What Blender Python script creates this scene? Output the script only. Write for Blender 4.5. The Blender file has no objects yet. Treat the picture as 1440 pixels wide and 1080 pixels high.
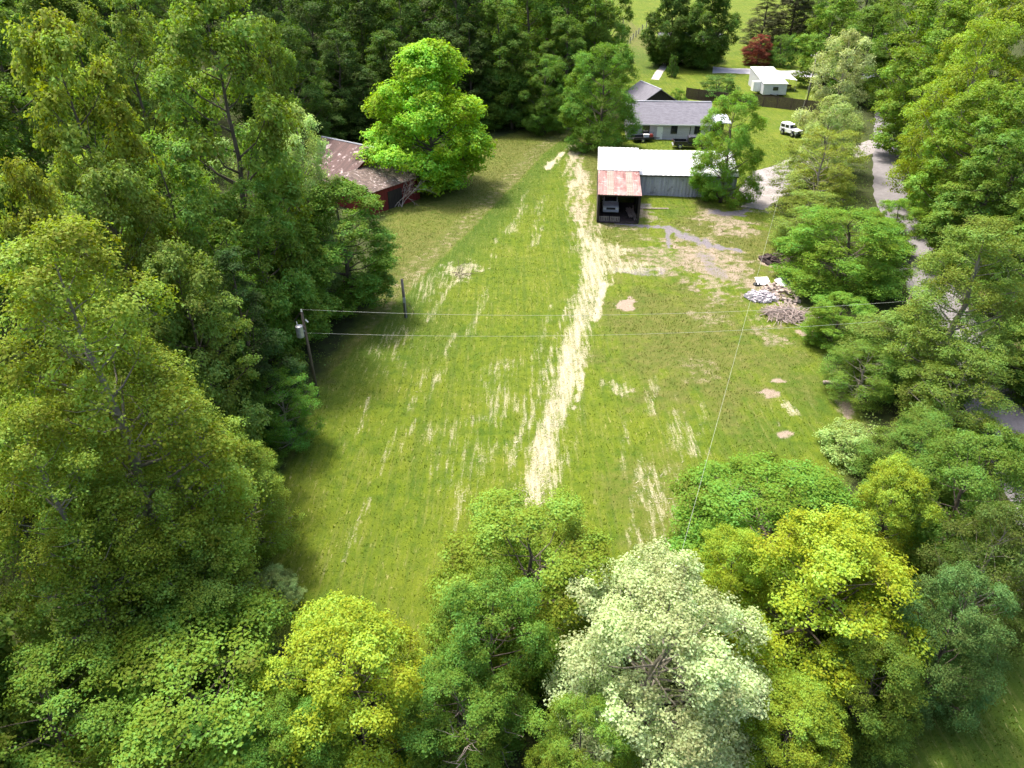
import bpy, math, random
import numpy as np
from math import radians as R, sin, cos, tan, pi, atan2, hypot

scene = bpy.context.scene
COL = scene.collection
# ------------------------------------------------------------------ camera
CAM_H, PITCH, FPX = 28.0, R(32.0), 1000.0
cd = bpy.data.cameras.new("camera")
cd.sensor_width = 36.0
cd.lens = 36.0 * FPX / 1440.0
cd.clip_start, cd.clip_end = 0.5, 3000.0
cam = bpy.data.objects.new("camera", cd)
COL.objects.link(cam)
cam.location = (0, 0, CAM_H)
cam.rotation_euler = (pi / 2 - PITCH, 0, 0)
scene.camera = cam
# ------------------------------------------------------------------ light
SUN_EL, SUN_AZ = R(67.0), R(-46.0)          # azimuth from +Y, negative = to the left
w = bpy.data.worlds.new("World")
scene.world = w
w.use_nodes = True
nt = w.node_tree
sky = nt.nodes.new("ShaderNodeTexSky")
sky.sky_type = 'NISHITA'
sky.sun_disc = False
sky.sun_elevation = SUN_EL
sky.sun_rotation = SUN_AZ
sky.dust_density = 5.0
sky.air_density = 0.8
sky.ozone_density = 0.4
nt.links.new(sky.outputs[0], nt.nodes["Background"].inputs[0])
nt.nodes["Background"].inputs[1].default_value = 0.15
sd = bpy.data.lights.new("sun", 'SUN')
sd.energy, sd.angle, sd.color = 2.1, R(8), (1.0, 0.95, 0.84)
sun = bpy.data.objects.new("sun", sd)
COL.objects.link(sun)
sun.rotation_euler = (pi / 2 - SUN_EL, 0, pi - SUN_AZ)
sun.location = (-40, 60, 90)
scene.view_settings.view_transform = 'Standard'
scene.view_settings.look = 'None'
scene.view_settings.exposure = 1.5
scene.view_settings.gamma = 1.0
cy = scene.cycles
cy.max_bounces, cy.diffuse_bounces, cy.glossy_bounces, cy.transmission_bounces, cy.transparent_max_bounces = 8, 4, 2, 6, 4
cy.use_denoising = True
cy.caustics_reflective = cy.caustics_refractive = False

rng = np.random.default_rng(7)
random.seed(7)

# ------------------------------------------------------------------ layout maths
ROAD = [(12, -60), (22, -10), (29.5, 25), (35.4, 46), (40.0, 63), (48.8, 90.6), (65.5, 129), (84, 170), (100, 205), (118, 245)]
RX = np.array([p[0] for p in ROAD], float); RY = np.array([p[1] for p in ROAD], float)
def road_x(y): return np.interp(y, RY, RX)
def softplus(d, w): return w * np.logaddexp(0, d / w)
def sstep(a, b, x):
    t = np.clip((x - a) / (b - a), 0, 1); return t * t * (3 - 2 * t)
def terrain(x, y):
    x = np.asarray(x, float); y = np.asarray(y, float)
    st = 21 + 17 * np.exp(-((y - 92) / 22.0) ** 2)
    z = 0.22 * softplus(-x - st - 3, 2.5)
    z = z + 0.38 * softplus(x - road_x(y) - 9, 2.0)
    z = z + 0.05 * softplus(y - 152, 5)
    z = z + 0.16 * softplus(y - 140, 5) * (1 - sstep(-6, 16, x))
    z = np.minimum(z, 45)
    return z + 0.07 * np.sin(x * .31 + 1) * np.cos(y * .23) + 0.05 * np.sin(x * .7 + y * .5)
def ray(px, py):
    u, v = (px - 720) / FPX, (540 - py) / FPX
    return u, cos(PITCH) + v * sin(PITCH), -sin(PITCH) + v * cos(PITCH)
def at(px, py, Y):
    u, dy, dz = ray(px, py); t = Y / dy
    return u * t, Y, CAM_H + dz * t
def G(px, py):                                    # the spot on the ground seen there
    u, dy, dz = ray(px, py)
    t = CAM_H / max(-dz, .02)
    for _ in range(30):
        t = (CAM_H - float(terrain(u * t, dy * t))) / max(-dz, .02) * .5 + t * .5
    return u * t, dy * t
def depth(Y, z): return Y * cos(PITCH) + (CAM_H - z) * sin(PITCH)
def gz(x, y): return float(terrain(x, y))

def hash2(ix, iy, s):
    h = (ix.astype(np.int64) * 374761393 + iy.astype(np.int64) * 668265263 + s * 144665) & 0xffffffff
    h = ((h ^ (h >> 13)) * 1274126177) & 0xffffffff
    return ((h ^ (h >> 16)) & 0xffff) / 65535.0
def vnoise(x, y, s=0):
    ix, iy = np.floor(x), np.floor(y); fx, fy = x - ix, y - iy
    fx = fx * fx * (3 - 2 * fx); fy = fy * fy * (3 - 2 * fy)
    a, b = hash2(ix, iy, s), hash2(ix + 1, iy, s); c, d = hash2(ix, iy + 1, s), hash2(ix + 1, iy + 1, s)
    return (a * (1 - fx) + b * fx) * (1 - fy) + (c * (1 - fx) + d * fx) * fy
def fbm(x, y, s=0, o=4):
    r, a, t = 0, .5, 0
    for k in range(o):
        r = r + a * vnoise(x * 2 ** k, y * 2 ** k, s + k); t += a; a *= .5
    return r / t
def seg_dist(x, y, p, q):
    dx, dy = q[0] - p[0], q[1] - p[1]; L = dx * dx + dy * dy + 1e-9
    t = np.clip(((x - p[0]) * dx + (y - p[1]) * dy) / L, 0, 1)
    return np.hypot(x - p[0] - t * dx, y - p[1] - t * dy), t
def in_poly(x, y, poly):
    r = np.zeros(x.shape, bool); n = len(poly)
    for i in range(n):
        (x1, y1), (x2, y2) = poly[i], poly[(i + 1) % n]
        c = ((y1 > y) != (y2 > y)) & (x < (x2 - x1) * (y - y1) / (y2 - y1 + 1e-12) + x1)
        r ^= c
    return r
def poly_sd(x, y, poly):                          # positive inside
    d = np.full(x.shape, 1e9)
    for i in range(len(poly)):
        d = np.minimum(d, seg_dist(x, y, poly[i], poly[(i + 1) % len(poly)])[0])
    return np.where(in_poly(x, y, poly), d, -d)

# ------------------------------------------------------------------ object helpers
def tag(o, label=None, cat=None, group=None, kind=None):
    if label: o['label'] = label
    if cat: o['category'] = cat
    if group: o['group'] = group
    if kind: o['kind'] = kind
    return o
def thing(name, label, cat, loc=(0, 0, 0), rz=0, group=None):
    o = bpy.data.objects.new(name, None); COL.objects.link(o)
    o.empty_display_size = .3
    o.location = loc; o.rotation_euler = (0, 0, rz)
    return tag(o, label, cat, group)
class MB:
    def __init__(s): s.v, s.f, s.m = [], [], []
    def add(s, vs, fs, mi=0):
        n = len(s.v); s.v += [tuple(v) for v in vs]; s.f += [tuple(i + n for i in f) for f in fs]; s.m += [mi] * len(fs); return s
    def box(s, c, d, rz=0, ry=0, rx=0, mi=0):
        hx, hy, hz = d[0] / 2, d[1] / 2, d[2] / 2
        vs = []
        for z in (-hz, hz):
            for x, y in ((-hx, -hy), (hx, -hy), (hx, hy), (-hx, hy)):
                X, Y, Z = x, y, z
                Y, Z = Y * cos(rx) - Z * sin(rx), Y * sin(rx) + Z * cos(rx)
                X, Z = X * cos(ry) + Z * sin(ry), -X * sin(ry) + Z * cos(ry)
                X, Y = X * cos(rz) - Y * sin(rz), X * sin(rz) + Y * cos(rz)
                vs.append((c[0] + X, c[1] + Y, c[2] + Z))
        return s.add(vs, [(0, 3, 2, 1), (4, 5, 6, 7), (0, 1, 5, 4), (1, 2, 6, 5), (2, 3, 7, 6), (3, 0, 4, 7)], mi)
    def prism(s, prof, y0, y1, axis='y', mi=0):   # prof: (a, z) list; extruded along y (or x)
        n = len(prof)
        vs = [(a, y0, z) if axis == 'y' else (y0, a, z) for a, z in prof] + [(a, y1, z) if axis == 'y' else (y1, a, z) for a, z in prof]
        fs = [tuple(range(n))[::-1], tuple(range(n, 2 * n))] + [(i, (i + 1) % n, n + (i + 1) % n, n + i) for i in range(n)]
        return s.add(vs, fs, mi)
    def tube(s, pts, rad, n=6, cap=True, mi=0):
        pts = [np.array(p, float) for p in pts]
        if not hasattr(rad, '__len__'): rad = [rad] * len(pts)
        base = len(s.v); u = None
        for i, p in enumerate(pts):
            d = pts[min(i + 1, len(pts) - 1)] - pts[max(i - 1, 0)]; d = d / (np.linalg.norm(d) + 1e-9)
            if u is None:
                u = np.cross(d, (0, 0, 1)) if abs(d[2]) < .95 else np.cross(d, (1, 0, 0))
            u = u - d * np.dot(u, d); u = u / (np.linalg.norm(u) + 1e-9); w_ = np.cross(d, u)
            for k in range(n):
                a = 2 * pi * k / n; s.v.append(tuple(p + rad[i] * (cos(a) * u + sin(a) * w_)))
        for i in range(len(pts) - 1):
            for k in range(n):
                a, b = base + i * n + k, base + i * n + (k + 1) % n
                s.f.append((a, b, b + n, a + n)); s.m.append(mi)
        if cap:
            s.f.append(tuple(base + k for k in range(n))[::-1]); s.f.append(tuple(base + (len(pts) - 1) * n + k for k in range(n))); s.m += [mi, mi]
        return s
    def slab(s, q, th, mi=0):                     # quad of 4 points, thickness downwards
        q = [np.array(p, float) for p in q]
        lo = [p - np.array((0, 0, th)) for p in q]
        return s.add([tuple(p) for p in q + lo], [(0, 1, 2, 3), (7, 6, 5, 4), (0, 4, 5, 1), (1, 5, 6, 2), (2, 6, 7, 3), (3, 7, 4, 0)], mi)
    def ribbed(s, q, n, h=.03, th=.05, mi=0):     # ribbed sheet metal: q[0]->q[1] runs across the ribs
        a, b, c, d = [np.array(p, float) for p in q]
        top, bot = [], []
        for i in range(4 * n + 1):
            t = i / (4 * n); dz = h if i % 4 in (1, 2) else 0
            lo, hi = a + (b - a) * t, d + (c - d) * t
            top += [lo + (0, 0, dz), hi + (0, 0, dz)]; bot += [lo - (0, 0, th), hi - (0, 0, th)]
        m = len(top); fs = []
        for i in range(4 * n):
            k = 2 * i; fs += [(k, k + 2, k + 3, k + 1), (m + k, m + k + 1, m + k + 3, m + k + 2), (k, m + k, m + k + 2, k + 2), (k + 1, k + 3, m + k + 3, m + k + 1)]
        fs += [(0, 1, m + 1, m), (m - 2, 2 * m - 2, 2 * m - 1, m - 1)]
        return s.add([tuple(p) for p in top + bot], fs, mi)
    def build(s, name, mats, parent=None, bevel=0, smooth=False):
        me = bpy.data.meshes.new(name); me.from_pydata(s.v, [], s.f); me.update()
        if not isinstance(mats, (list, tuple)): mats = [mats]
        for m in mats: me.materials.append(m)
        if len(mats) > 1: me.polygons.foreach_set('material_index', s.m)
        if smooth: me.polygons.foreach_set('use_smooth', [True] * len(me.polygons))
        o = bpy.data.objects.new(name, me); COL.objects.link(o)
        if parent: o.parent = parent
        if bevel:
            b = o.modifiers.new('bevel', 'BEVEL'); b.width = bevel; b.segments = 2; b.limit_method = 'ANGLE'
        return o
def np_mesh(name, verts, faces, mat=None, attrs=None):
    me = bpy.data.meshes.new(name)
    nv, nf, k = len(verts), len(faces), faces.shape[1]
    me.vertices.add(nv); me.vertices.foreach_set('co', np.ascontiguousarray(verts, np.float32).ravel())
    me.loops.add(nf * k); me.loops.foreach_set('vertex_index', np.ascontiguousarray(faces, np.int32).ravel())
    me.polygons.add(nf); me.polygons.foreach_set('loop_start', np.arange(0, nf * k, k, dtype=np.int32))
    for nm, (dom, arr) in (attrs or {}).items():
        typ = 'FLOAT' if arr.ndim == 1 else 'FLOAT_COLOR'
        a = me.attributes.new(nm, typ, dom)
        a.data.foreach_set('value' if arr.ndim == 1 else 'color', np.ascontiguousarray(arr, np.float32).ravel())
    me.update(calc_edges=True)
    if mat: me.materials.append(mat)
    return me

# ------------------------------------------------------------------ materials
class NT:
    def __init__(s, name):
        s.m = bpy.data.materials.new(name); s.m.use_nodes = True; s.t = s.m.node_tree
        s.b = s.t.nodes['Principled BSDF']; s.out = s.t.nodes['Material Output']
    def n(s, typ, **kw):
        nd = s.t.nodes.new(typ)
        for k, v in kw.items():
            if k.startswith('i_'):
                key = k[2:]; nd.inputs[int(key) if key.isdigit() else key.replace('_', ' ')].default_value = v
            else: setattr(nd, k, v)
        return nd
    def l(s, a, b): s.t.links.new(a, b)
    def coord(s, kind='Object', scale=(1, 1, 1), rot=(0, 0, 0)):
        tc = s.n('ShaderNodeTexCoord'); mp = s.n('ShaderNodeMapping')
        mp.inputs['Scale'].default_value = scale; mp.inputs['Rotation'].default_value = rot
        s.l(tc.outputs[kind], mp.inputs[0]); return mp.outputs[0]
    def noise(s, co, scale, detail=4, rough=.6, out=0):
        nd = s.n('ShaderNodeTexNoise'); nd.inputs['Scale'].default_value = scale; nd.inputs['Detail'].default_value = detail; nd.inputs['Roughness'].default_value = rough
        s.l(co, nd.inputs['Vector']); return nd.outputs[out]
    def ramp(s, fac, stops):
        nd = s.n('ShaderNodeValToRGB'); e = nd.color_ramp.elements
        while len(e) < len(stops): e.new(.5)
        for i, (p, c) in enumerate(stops):
            e[i].position = p; e[i].color = (c[0], c[1], c[2], 1) if hasattr(c, '__len__') else (c, c, c, 1)
        s.l(fac, nd.inputs[0]); return nd.outputs[0]
    def mix(s, fac, a, b, typ='MIX'):
        nd = s.n('ShaderNodeMix', data_type='RGBA', blend_type=typ)
        for sock, v in ((nd.inputs[0], fac), (nd.inputs[6], a), (nd.inputs[7], b)):
            if hasattr(v, 'is_linked'): s.l(v, sock)
            elif sock == nd.inputs[0]: sock.default_value = v
            else: sock.default_value = (v[0], v[1], v[2], 1)
        return nd.outputs[2]
    def math(s, op, a, b=None, c=None, clamp=False):
        nd = s.n('ShaderNodeMath', operation=op, use_clamp=clamp)
        for i, v in enumerate((a, b, c)):
            if v is None: continue
            if hasattr(v, 'is_linked'): s.l(v, nd.inputs[i])
            else: nd.inputs[i].default_value = v
        return nd.outputs[0]
    def bump(s, h, strength=.3, dist=.05):
        nd = s.n('ShaderNodeBump'); nd.inputs['Strength'].default_value = strength; nd.inputs['Distance'].default_value = dist
        s.l(h, nd.inputs['Height']); s.l(nd.outputs[0], s.b.inputs['Normal'])
def plain(name, col, rough=.6, metal=0, var=.25, scale=3, spec=.4, stretch=(1, 1, 1), bump=0):
    t = NT(name); co = t.coord('Object', stretch)
    f = t.noise(co, scale, 5)
    lo = tuple(c * (1 - var) for c in col); hi = tuple(min(1, c * (1 + var)) for c in col)
    t.l(t.ramp(f, [(.3, lo), (.7, hi)]), t.b.inputs['Base Color'])
    t.b.inputs['Roughness'].default_value = rough; t.b.inputs['Metallic'].default_value = metal
    t.b.inputs['Specular IOR Level'].default_value = spec
    if bump: t.bump(f, bump, .02)
    return t.m
def patchy(name, a, b, lo, hi, scale, rough=.7, stretch=(1, 1, 1), c=None, spec=.3, bump=0):
    t = NT(name); co = t.coord('Object', stretch)
    f = t.noise(co, scale, 6, .65)
    col = t.ramp(f, [(lo, a), (hi, b)])
    g = t.noise(t.coord('Object'), scale * 6, 3)
    col = t.mix(.35, col, t.ramp(g, [(.3, (.55, .55, .55)), (.7, (1.25, 1.25, 1.25))]), 'MULTIPLY')
    if c: col = t.mix(t.ramp(t.noise(t.coord('Object', (1, 1, 1), (.4, .2, 0)), scale * 1.7, 5, .7), [(.56, 0), (.64, 1)]), col, c)
    t.l(col, t.b.inputs['Base Color']); t.b.inputs['Roughness'].default_value = rough; t.b.inputs['Specular IOR Level'].default_value = spec
    if bump: t.bump(f, bump, .03)
    return t.m
M = {}
M['bark'] = patchy('bark', (.055, .042, .03), (.17, .14, .105), .3, .7, 5, .9, (1, 1, .25), bump=.6)
M['pale_bark'] = patchy('pale_bark', (.12, .10, .08), (.36, .32, .26), .3, .7, 4, .9, (1, 1, .3), bump=.5)
M['weathered_wood'] = patchy('weathered_wood', (.10, .085, .075), (.30, .26, .22), .3, .7, 6, .85, (1, 1, .1))
M['dead_wood'] = patchy('dead_wood', (.20, .15, .13), (.48, .40, .36), .3, .7, 5, .85, (1, 1, .4))
M['dark_wood'] = patchy('dark_wood', (.012, .010, .009), (.05, .04, .035), .3, .7, 4, .9, (3, 3, .3))
M['brown_fence'] = patchy('brown_fence', (.045, .030, .026), (.11, .075, .062), .3, .7, 3, .85, (4, 4, .3))
M['grey_metal'] = patchy('grey_metal', (.30, .29, .36), (.52, .51, .58), .32, .68, 1.1, .5, (3, 3, .25), (.22, .21, .25), .5)
M['white_metal'] = patchy('white_metal', (.46, .46, .47), (.78, .78, .77), .25, .6, .5, .42, (3, .25, 1), None, .5)
M['aged_white_metal'] = patchy('aged_white_metal', (.30, .29, .32), (.68, .68, .67), .34, .60, .7, .45, (3, .25, 1), (.40, .25, .2), .5)
M['red_roof'] = patchy('red_roof', (.17, .07, .06), (.36, .22, .20), .36, .62, .8, .7, (1.2, .3, 1), (.40, .33, .30))
M['faded_roof'] = patchy('faded_roof', (.19, .145, .115), (.36, .30, .25), .35, .65, 1.0, .6, (.4, 3, 1))
M['rusty_roof'] = patchy('rusty_roof', (.05, .028, .026), (.12, .066, .060), .3, .7, .45, .7, (2.2, .3, 1), (.46, .37, .36), bump=.2)
M['debris_roof'] = patchy('debris_roof', (.06, .045, .04), (.19, .14, .12), .3, .7, 1.6, .9, (1, 1, 1), (.42, .36, .35), bump=.4)
M['red_wall'] = patchy('red_wall', (.10, .012, .012), (.22, .035, .03), .3, .7, 1.2, .8, (4, 4, .2))
M['shingle'] = patchy('shingle', (.12, .117, .14), (.21, .205, .24), .3, .7, 1.5, .8, (1, 3, 1))
M['siding'] = patchy('siding', (.38, .36, .39), (.52, .50, .53), .3, .7, .8, .7, (.3, .3, 5))
M['white_paint'] = plain('white_paint', (.78, .78, .77), .35, 0, .06, 2, .5)
M['pale_grey_paint'] = plain('pale_grey_paint', (.50, .51, .56), .4, 0, .08, 2, .5)
M['black_paint'] = plain('black_paint', (.012, .013, .017), .22, 0, .15, 2, .6)
M['dark_metal'] = plain('dark_metal', (.03, .03, .033), .5, .3, .3, 4)
M['galvanised'] = plain('galvanised', (.42, .43, .46), .45, .4, .2, 5, .5)
M['glass'] = plain('glass', (.02, .023, .028), .08, 0, .1, 1, .8)
M['rubber'] = plain('rubber', (.02, .02, .02), .85, 0, .2, 5)
M['rim'] = plain('rim', (.45, .46, .48), .3, .8, .1, 5)
M['lamp'] = plain('lamp', (.75, .75, .72), .15, 0, .05, 5, .7)
M['tail_lamp'] = plain('tail_lamp', (.35, .02, .02), .2, 0, .1, 5, .7)
M['red_plastic'] = plain('red_plastic', (.35, .05, .04), .4, 0, .15, 5)
M['blue_plastic'] = plain('blue_plastic', (.08, .16, .42), .4, 0, .15, 5)
M['concrete'] = plain('concrete', (.42, .39, .36), .9, 0, .2, 1.5, .2)
M['rubble'] = patchy('rubble', (.24, .22, .24), (.52, .49, .52), .3, .7, 3, .9)
M['charred'] = patchy('charred', (.015, .012, .012), (.10, .07, .065), .3, .7, 3, .95)
M['wire'] = plain('wire', (.42, .44, .38), .4, 0, .05, 1)
M['blossom'] = plain('blossom', (.55, .22, .06), .6, 0, .2, 3)

def leaf_material():
    t = NT('leaf')
    oi = t.n('ShaderNodeObjectInfo')
    at_ = t.n('ShaderNodeAttribute', attribute_name='tint')
    ge = t.n('ShaderNodeNewGeometry')
    hs = t.n('ShaderNodeHueSaturation')
    t.l(oi.outputs['Color'], hs.inputs['Color'])
    t.l(t.math('MULTIPLY_ADD', at_.outputs['Fac'], .075, .463), hs.inputs['Hue'])
    t.l(t.math('MULTIPLY_ADD', at_.outputs['Fac'], 1.2, .48), hs.inputs['Value'])
    t.l(t.math('MULTIPLY_ADD', at_.outputs['Fac'], -.25, 1.12), hs.inputs['Saturation'])
    col = hs.outputs[0]
    under = t.mix(.05, col, (.5, .55, .3))
    c2 = t.mix(ge.outputs['Backfacing'], col, under)
    t.l(c2, t.b.inputs['Base Color']); t.b.inputs['Roughness'].default_value = .62
    t.b.inputs['Specular IOR Level'].default_value = .15
    tr = t.n('ShaderNodeBsdfTranslucent')
    t.l(t.mix(.5, col, (1.4, 1.5, .5), 'MULTIPLY'), tr.inputs['Color'])
    ms = t.n('ShaderNodeMixShader'); ms.inputs[0].default_value = .45
    t.l(t.b.outputs[0], ms.inputs[1]); t.l(tr.outputs[0], ms.inputs[2]); t.l(ms.outputs[0], t.out.inputs[0])
    return t.m
M['leaf'] = leaf_material()

# ------------------------------------------------------------------ ground paint (what grows or lies where, plus painted corner shade, in metres)
def P(*pts): return [G(*p) for p in pts]
FIELD = P((385, 800), (400, 690), (440, 570), (470, 520), (520, 440), (548, 380), (545, 300), (560, 285), (600, 262), (690, 195), (760, 180), (815, 178),
          (850, 190), (1000, 190), (1075, 130), (1088, 170), (1090, 240), (1092, 330), (1110, 420), (1150, 480), (1180, 560), (1190, 620), (1150, 680), (980, 760), (900, 800), (780, 880), (640, 900), (520, 900), (430, 880))
YARD = [(14, 112), (38, 108), (54, 112), (62, 135), (76, 168), (98, 215), (105, 330), (20, 340), (24, 190), (22, 145)]
LAWN2 = [(13, 17), (17, 23), (25, 24), (27, 16), (21, -10), (6, -10)]
MOW = (0.157, 0.988)                               # heading of the mowing lines
def paint(x, y):
    """straw, dirt, gravel, dry, lush, litter for points x, y"""
    s = x * MOW[1] - y * MOW[0]; l = x * MOW[0] + y * MOW[1]     # across / along the mowing lines
    n1 = fbm(x * .6, y * .6, 1); n2 = fbm(x * 2.1, y * 2.1, 11); st = fbm(s * 2.6, l * .22, 21)
    z = np.zeros_like(x); straw, dirt, grav, dry, lush_shade = z.copy(), z.copy(), z.copy(), z.copy(), z.copy()
    fsd = np.maximum(np.maximum(poly_sd(x, y, FIELD), poly_sd(x, y, YARD)), poly_sd(x, y, LAWN2))
    litter = 1 - sstep(-1.6, .6, fsd + (n1 - .5) * 3.2)
    def stroke(a, pts, amt, soft=.45, k=1.2):
        for (p, q) in zip(pts[:-1], pts[1:]):
            P0, P1 = G(p[0], p[1]), G(q[0], q[1])
            w0, w1 = p[2] * depth(P0[1], 0) / FPX, q[2] * depth(P1[1], 0) / FPX
            d, t = seg_dist(x, y, P0, P1); wd = w0 + (w1 - w0) * t
            v = amt * (1 - sstep(.6 - soft, 1.15 + soft, d / wd + (n1 - .5) * k * .6 + (st - .5) * k * 1.2 + (n2 - .5) * k * .5))
            np.maximum(a, v, out=a)
    def blob(a, px, py, rx, ry, amt, k=1.1):
        c = G(px, py); dp = depth(c[1], 0); sx = rx * dp / FPX; y1, y0 = G(px, py - ry)[1], G(px, py + ry)[1]; sy = (y1 - y0) / 2
        d = np.hypot((x - c[0]) / sx, (y - c[1]) / sy)
        np.maximum(a, amt * (1 - sstep(.45, 1.25, d + (n1 - .5) * k + (n2 - .5) * k * .7)), out=a)
    # pale straw strip and its thinner side rows
    stroke(straw, [(815, 322, 8), (830, 345, 22), (838, 375, 25), (826, 420, 20), (808, 480, 22), (793, 540, 24), (777, 600, 29), (763, 645, 31), (748, 700, 29)], .62, .6, 1.1)
    stroke(straw, [(775, 430, 5), (748, 520, 6), (735, 600, 8), (715, 690, 9), (690, 760, 6)], .38, .7, 2)
    stroke(straw, [(800, 420, 5), (775, 500, 6), (755, 560, 8), (742, 610, 8)], .46, .7, 1.8)
    stroke(straw, [(850, 400, 8), (836, 450, 7)], .85)
    stroke(straw, [(822, 520, 2.5), (808, 575, 3)], .8)
    stroke(straw, [(790, 215, 5), (768, 238, 6)], .85, .6, 1.6)
    for a, b in (((742, 268), (728, 292)), ((738, 290), (718, 318)), ((765, 275), (758, 300)), ((770, 300), (758, 322)), ((728, 312), (712, 328)), ((757, 310), (752, 345)),
                 ((700, 335), (690, 360)), ((600, 520), (575, 575)), ((560, 600), (530, 680)), ((585, 590), (560, 640)), ((640, 470), (600, 560)), ((520, 700), (480, 790)),
                 ((655, 690), (630, 770)), ((700, 620), (660, 720)), ((520, 560), (500, 610)), ((690, 400), (660, 470)), ((640, 395), (600, 450)), ((920, 530), (915, 580)),
                 ((960, 640), (935, 760)), ((905, 640), (885, 750)), ((990, 560), (980, 640)), ((880, 590), (870, 680)), ((930, 690), (905, 780))):
        stroke(straw, [(a[0], a[1], 5), (b[0], b[1], 6)], .33, .7, 2.4)
    for px, py, rx, ry, am in ((890, 378, 38, 11, .42), (862, 352, 25, 10, .5), (920, 690, 30, 60, .34), (965, 610, 30, 40, .28), (600, 400, 40, 30, .30), (650, 380, 30, 14, .5), (560, 480, 40, 40, .26), (700, 560, 40, 60, .30),
                               (870, 545, 25, 14, .4), (1110, 575, 12, 20, .55), (1040, 690, 40, 20, .4), (640, 640, 60, 60, .24), (900, 755, 22, 20, .25)):
        blob(straw, px, py, rx, ry, am, 1.5)
    # bare earth
    stroke(dirt, [(806, 205, 10), (815, 250, 16), (815, 300, 15), (826, 325, 14)], .58, .7, 1.8)
    stroke(straw, [(806, 215, 9), (815, 250, 15), (815, 300, 17), (826, 330, 16)], .46, .7, 2.0)
    stroke(dirt, [(1165, 500, 7), (1185, 545, 10), (1195, 585, 10)], 1.0, .5)
    for px, py, rx, ry, am in ((1000, 365, 55, 38, .62), (930, 360, 50, 24, .5), (1020, 310, 35, 16, .6), (1050, 400, 30, 14, .4), (880, 427, 9, 10, .95), (1105, 612, 12, 14, .85), (1095, 556, 16, 6, .9), (1098, 536, 14, 4, .8), (1085, 480, 22, 14, .5), (1065, 450, 22, 12, .5),
                               (1150, 470, 18, 8, .8), (1000, 445, 40, 12, .4), (1095, 372, 26, 10, .9), (1090, 408, 30, 14, .7), (985, 520, 40, 14, .33), (905, 300, 22, 14, .6), (770, 178, 30, 5, .9), (1000, 400, 26, 20, .6), (690, 178, 50, 6, .8), (1120, 430, 24, 12, .7), (880, 318, 40, 4, .5)):
        blob(dirt, px, py, rx * 1.15, ry * 1.15, am * .92, 3.2 if rx < 20 else 2.0)
    # ash and gravel
    stroke(grav, [(865, 314, 4), (905, 318, 5), (940, 321, 9), (955, 328, 12), (985, 340, 11), (1005, 347, 10), (1040, 352, 6)], .9, .6, 1.8)
    stroke(grav, [(938, 322, 4), (941, 348, 3)], .8, .6)
    for px, py, rx, ry, am in ((895, 382, 34, 10, .55), (905, 290, 18, 6, .55), (1035, 300, 30, 6, .85), (1070, 285, 30, 18, .6), (1000, 372, 14, 26, .5)):
        blob(grav, px, py, rx, ry, am, 1.5)
    # rougher olive ground left of the mown line, with a paler track along it
    edge = [G(*p) for p in ((800, 190), (770, 212), (700, 285), (640, 345), (560, 425), (500, 490), (450, 545))]
    side = np.zeros_like(x) + 1e9; sgn = np.zeros_like(x)
    for p, q in zip(edge[:-1], edge[1:]):
        d, t = seg_dist(x, y, p, q); cr = (q[0] - p[0]) * (y - p[1]) - (q[1] - p[1]) * (x - p[0])
        mk = d < side; side = np.where(mk, d, side); sgn = np.where(mk, -np.sign(cr), sgn)
    leftd = side * sgn                             # + left of the line
    inl = sstep(-.25, .25, leftd + (n2 - .5) * .5) * (y > 38) * (y < 130)
    dry = np.maximum(dry, inl * (.72 + .5 * (fbm(x * .15, y * .15, 5) - .5)))
    trk = inl * (1 - sstep(2.2, 3.4, leftd + (n1 - .5) * 1.4)) * sstep(44, 60, y)
    dirt = np.maximum(dirt, .27 * trk)
    blob(dry, 1020, 340, 100, 70, .8); blob(dry, 960, 470, 150, 110, .68); blob(dry, 850, 240, 40, 60, .8); blob(dry, 860, 330, 60, 70, .6); blob(dry, 920, 700, 90, 90, .5); blob(dry, 1080, 500, 60, 60, .5)
    blob(dry, 895, 50, 30, 25, .9)
    lush_shade = np.maximum(lush_shade, (1 - inl) * (1 - sstep(.5, 6, side)) * .8)
    blob(lush_shade, 950, 300, 40, 10, .8); blob(lush_shade, 1125, 540, 40, 60, .7); blob(lush_shade, 1080, 620, 60, 40, .6); blob(lush_shade, 900, 80, 22, 30, .8); blob(lush_shade, 600, 470, 60, 50, .5)
    lush_shade = np.maximum(lush_shade, 1.0 * ((y < 27) & (x > 10)))  # near right lawn: shade painted in as darker grass colour
    lush_shade = np.clip(lush_shade + .35 * (fbm(x * .12 + 9, y * .12, 33) - .45), 0, 1)
    k = 1 - litter
    return straw * k, dirt * k, grav * k, dry * k, lush_shade * k, litter

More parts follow.
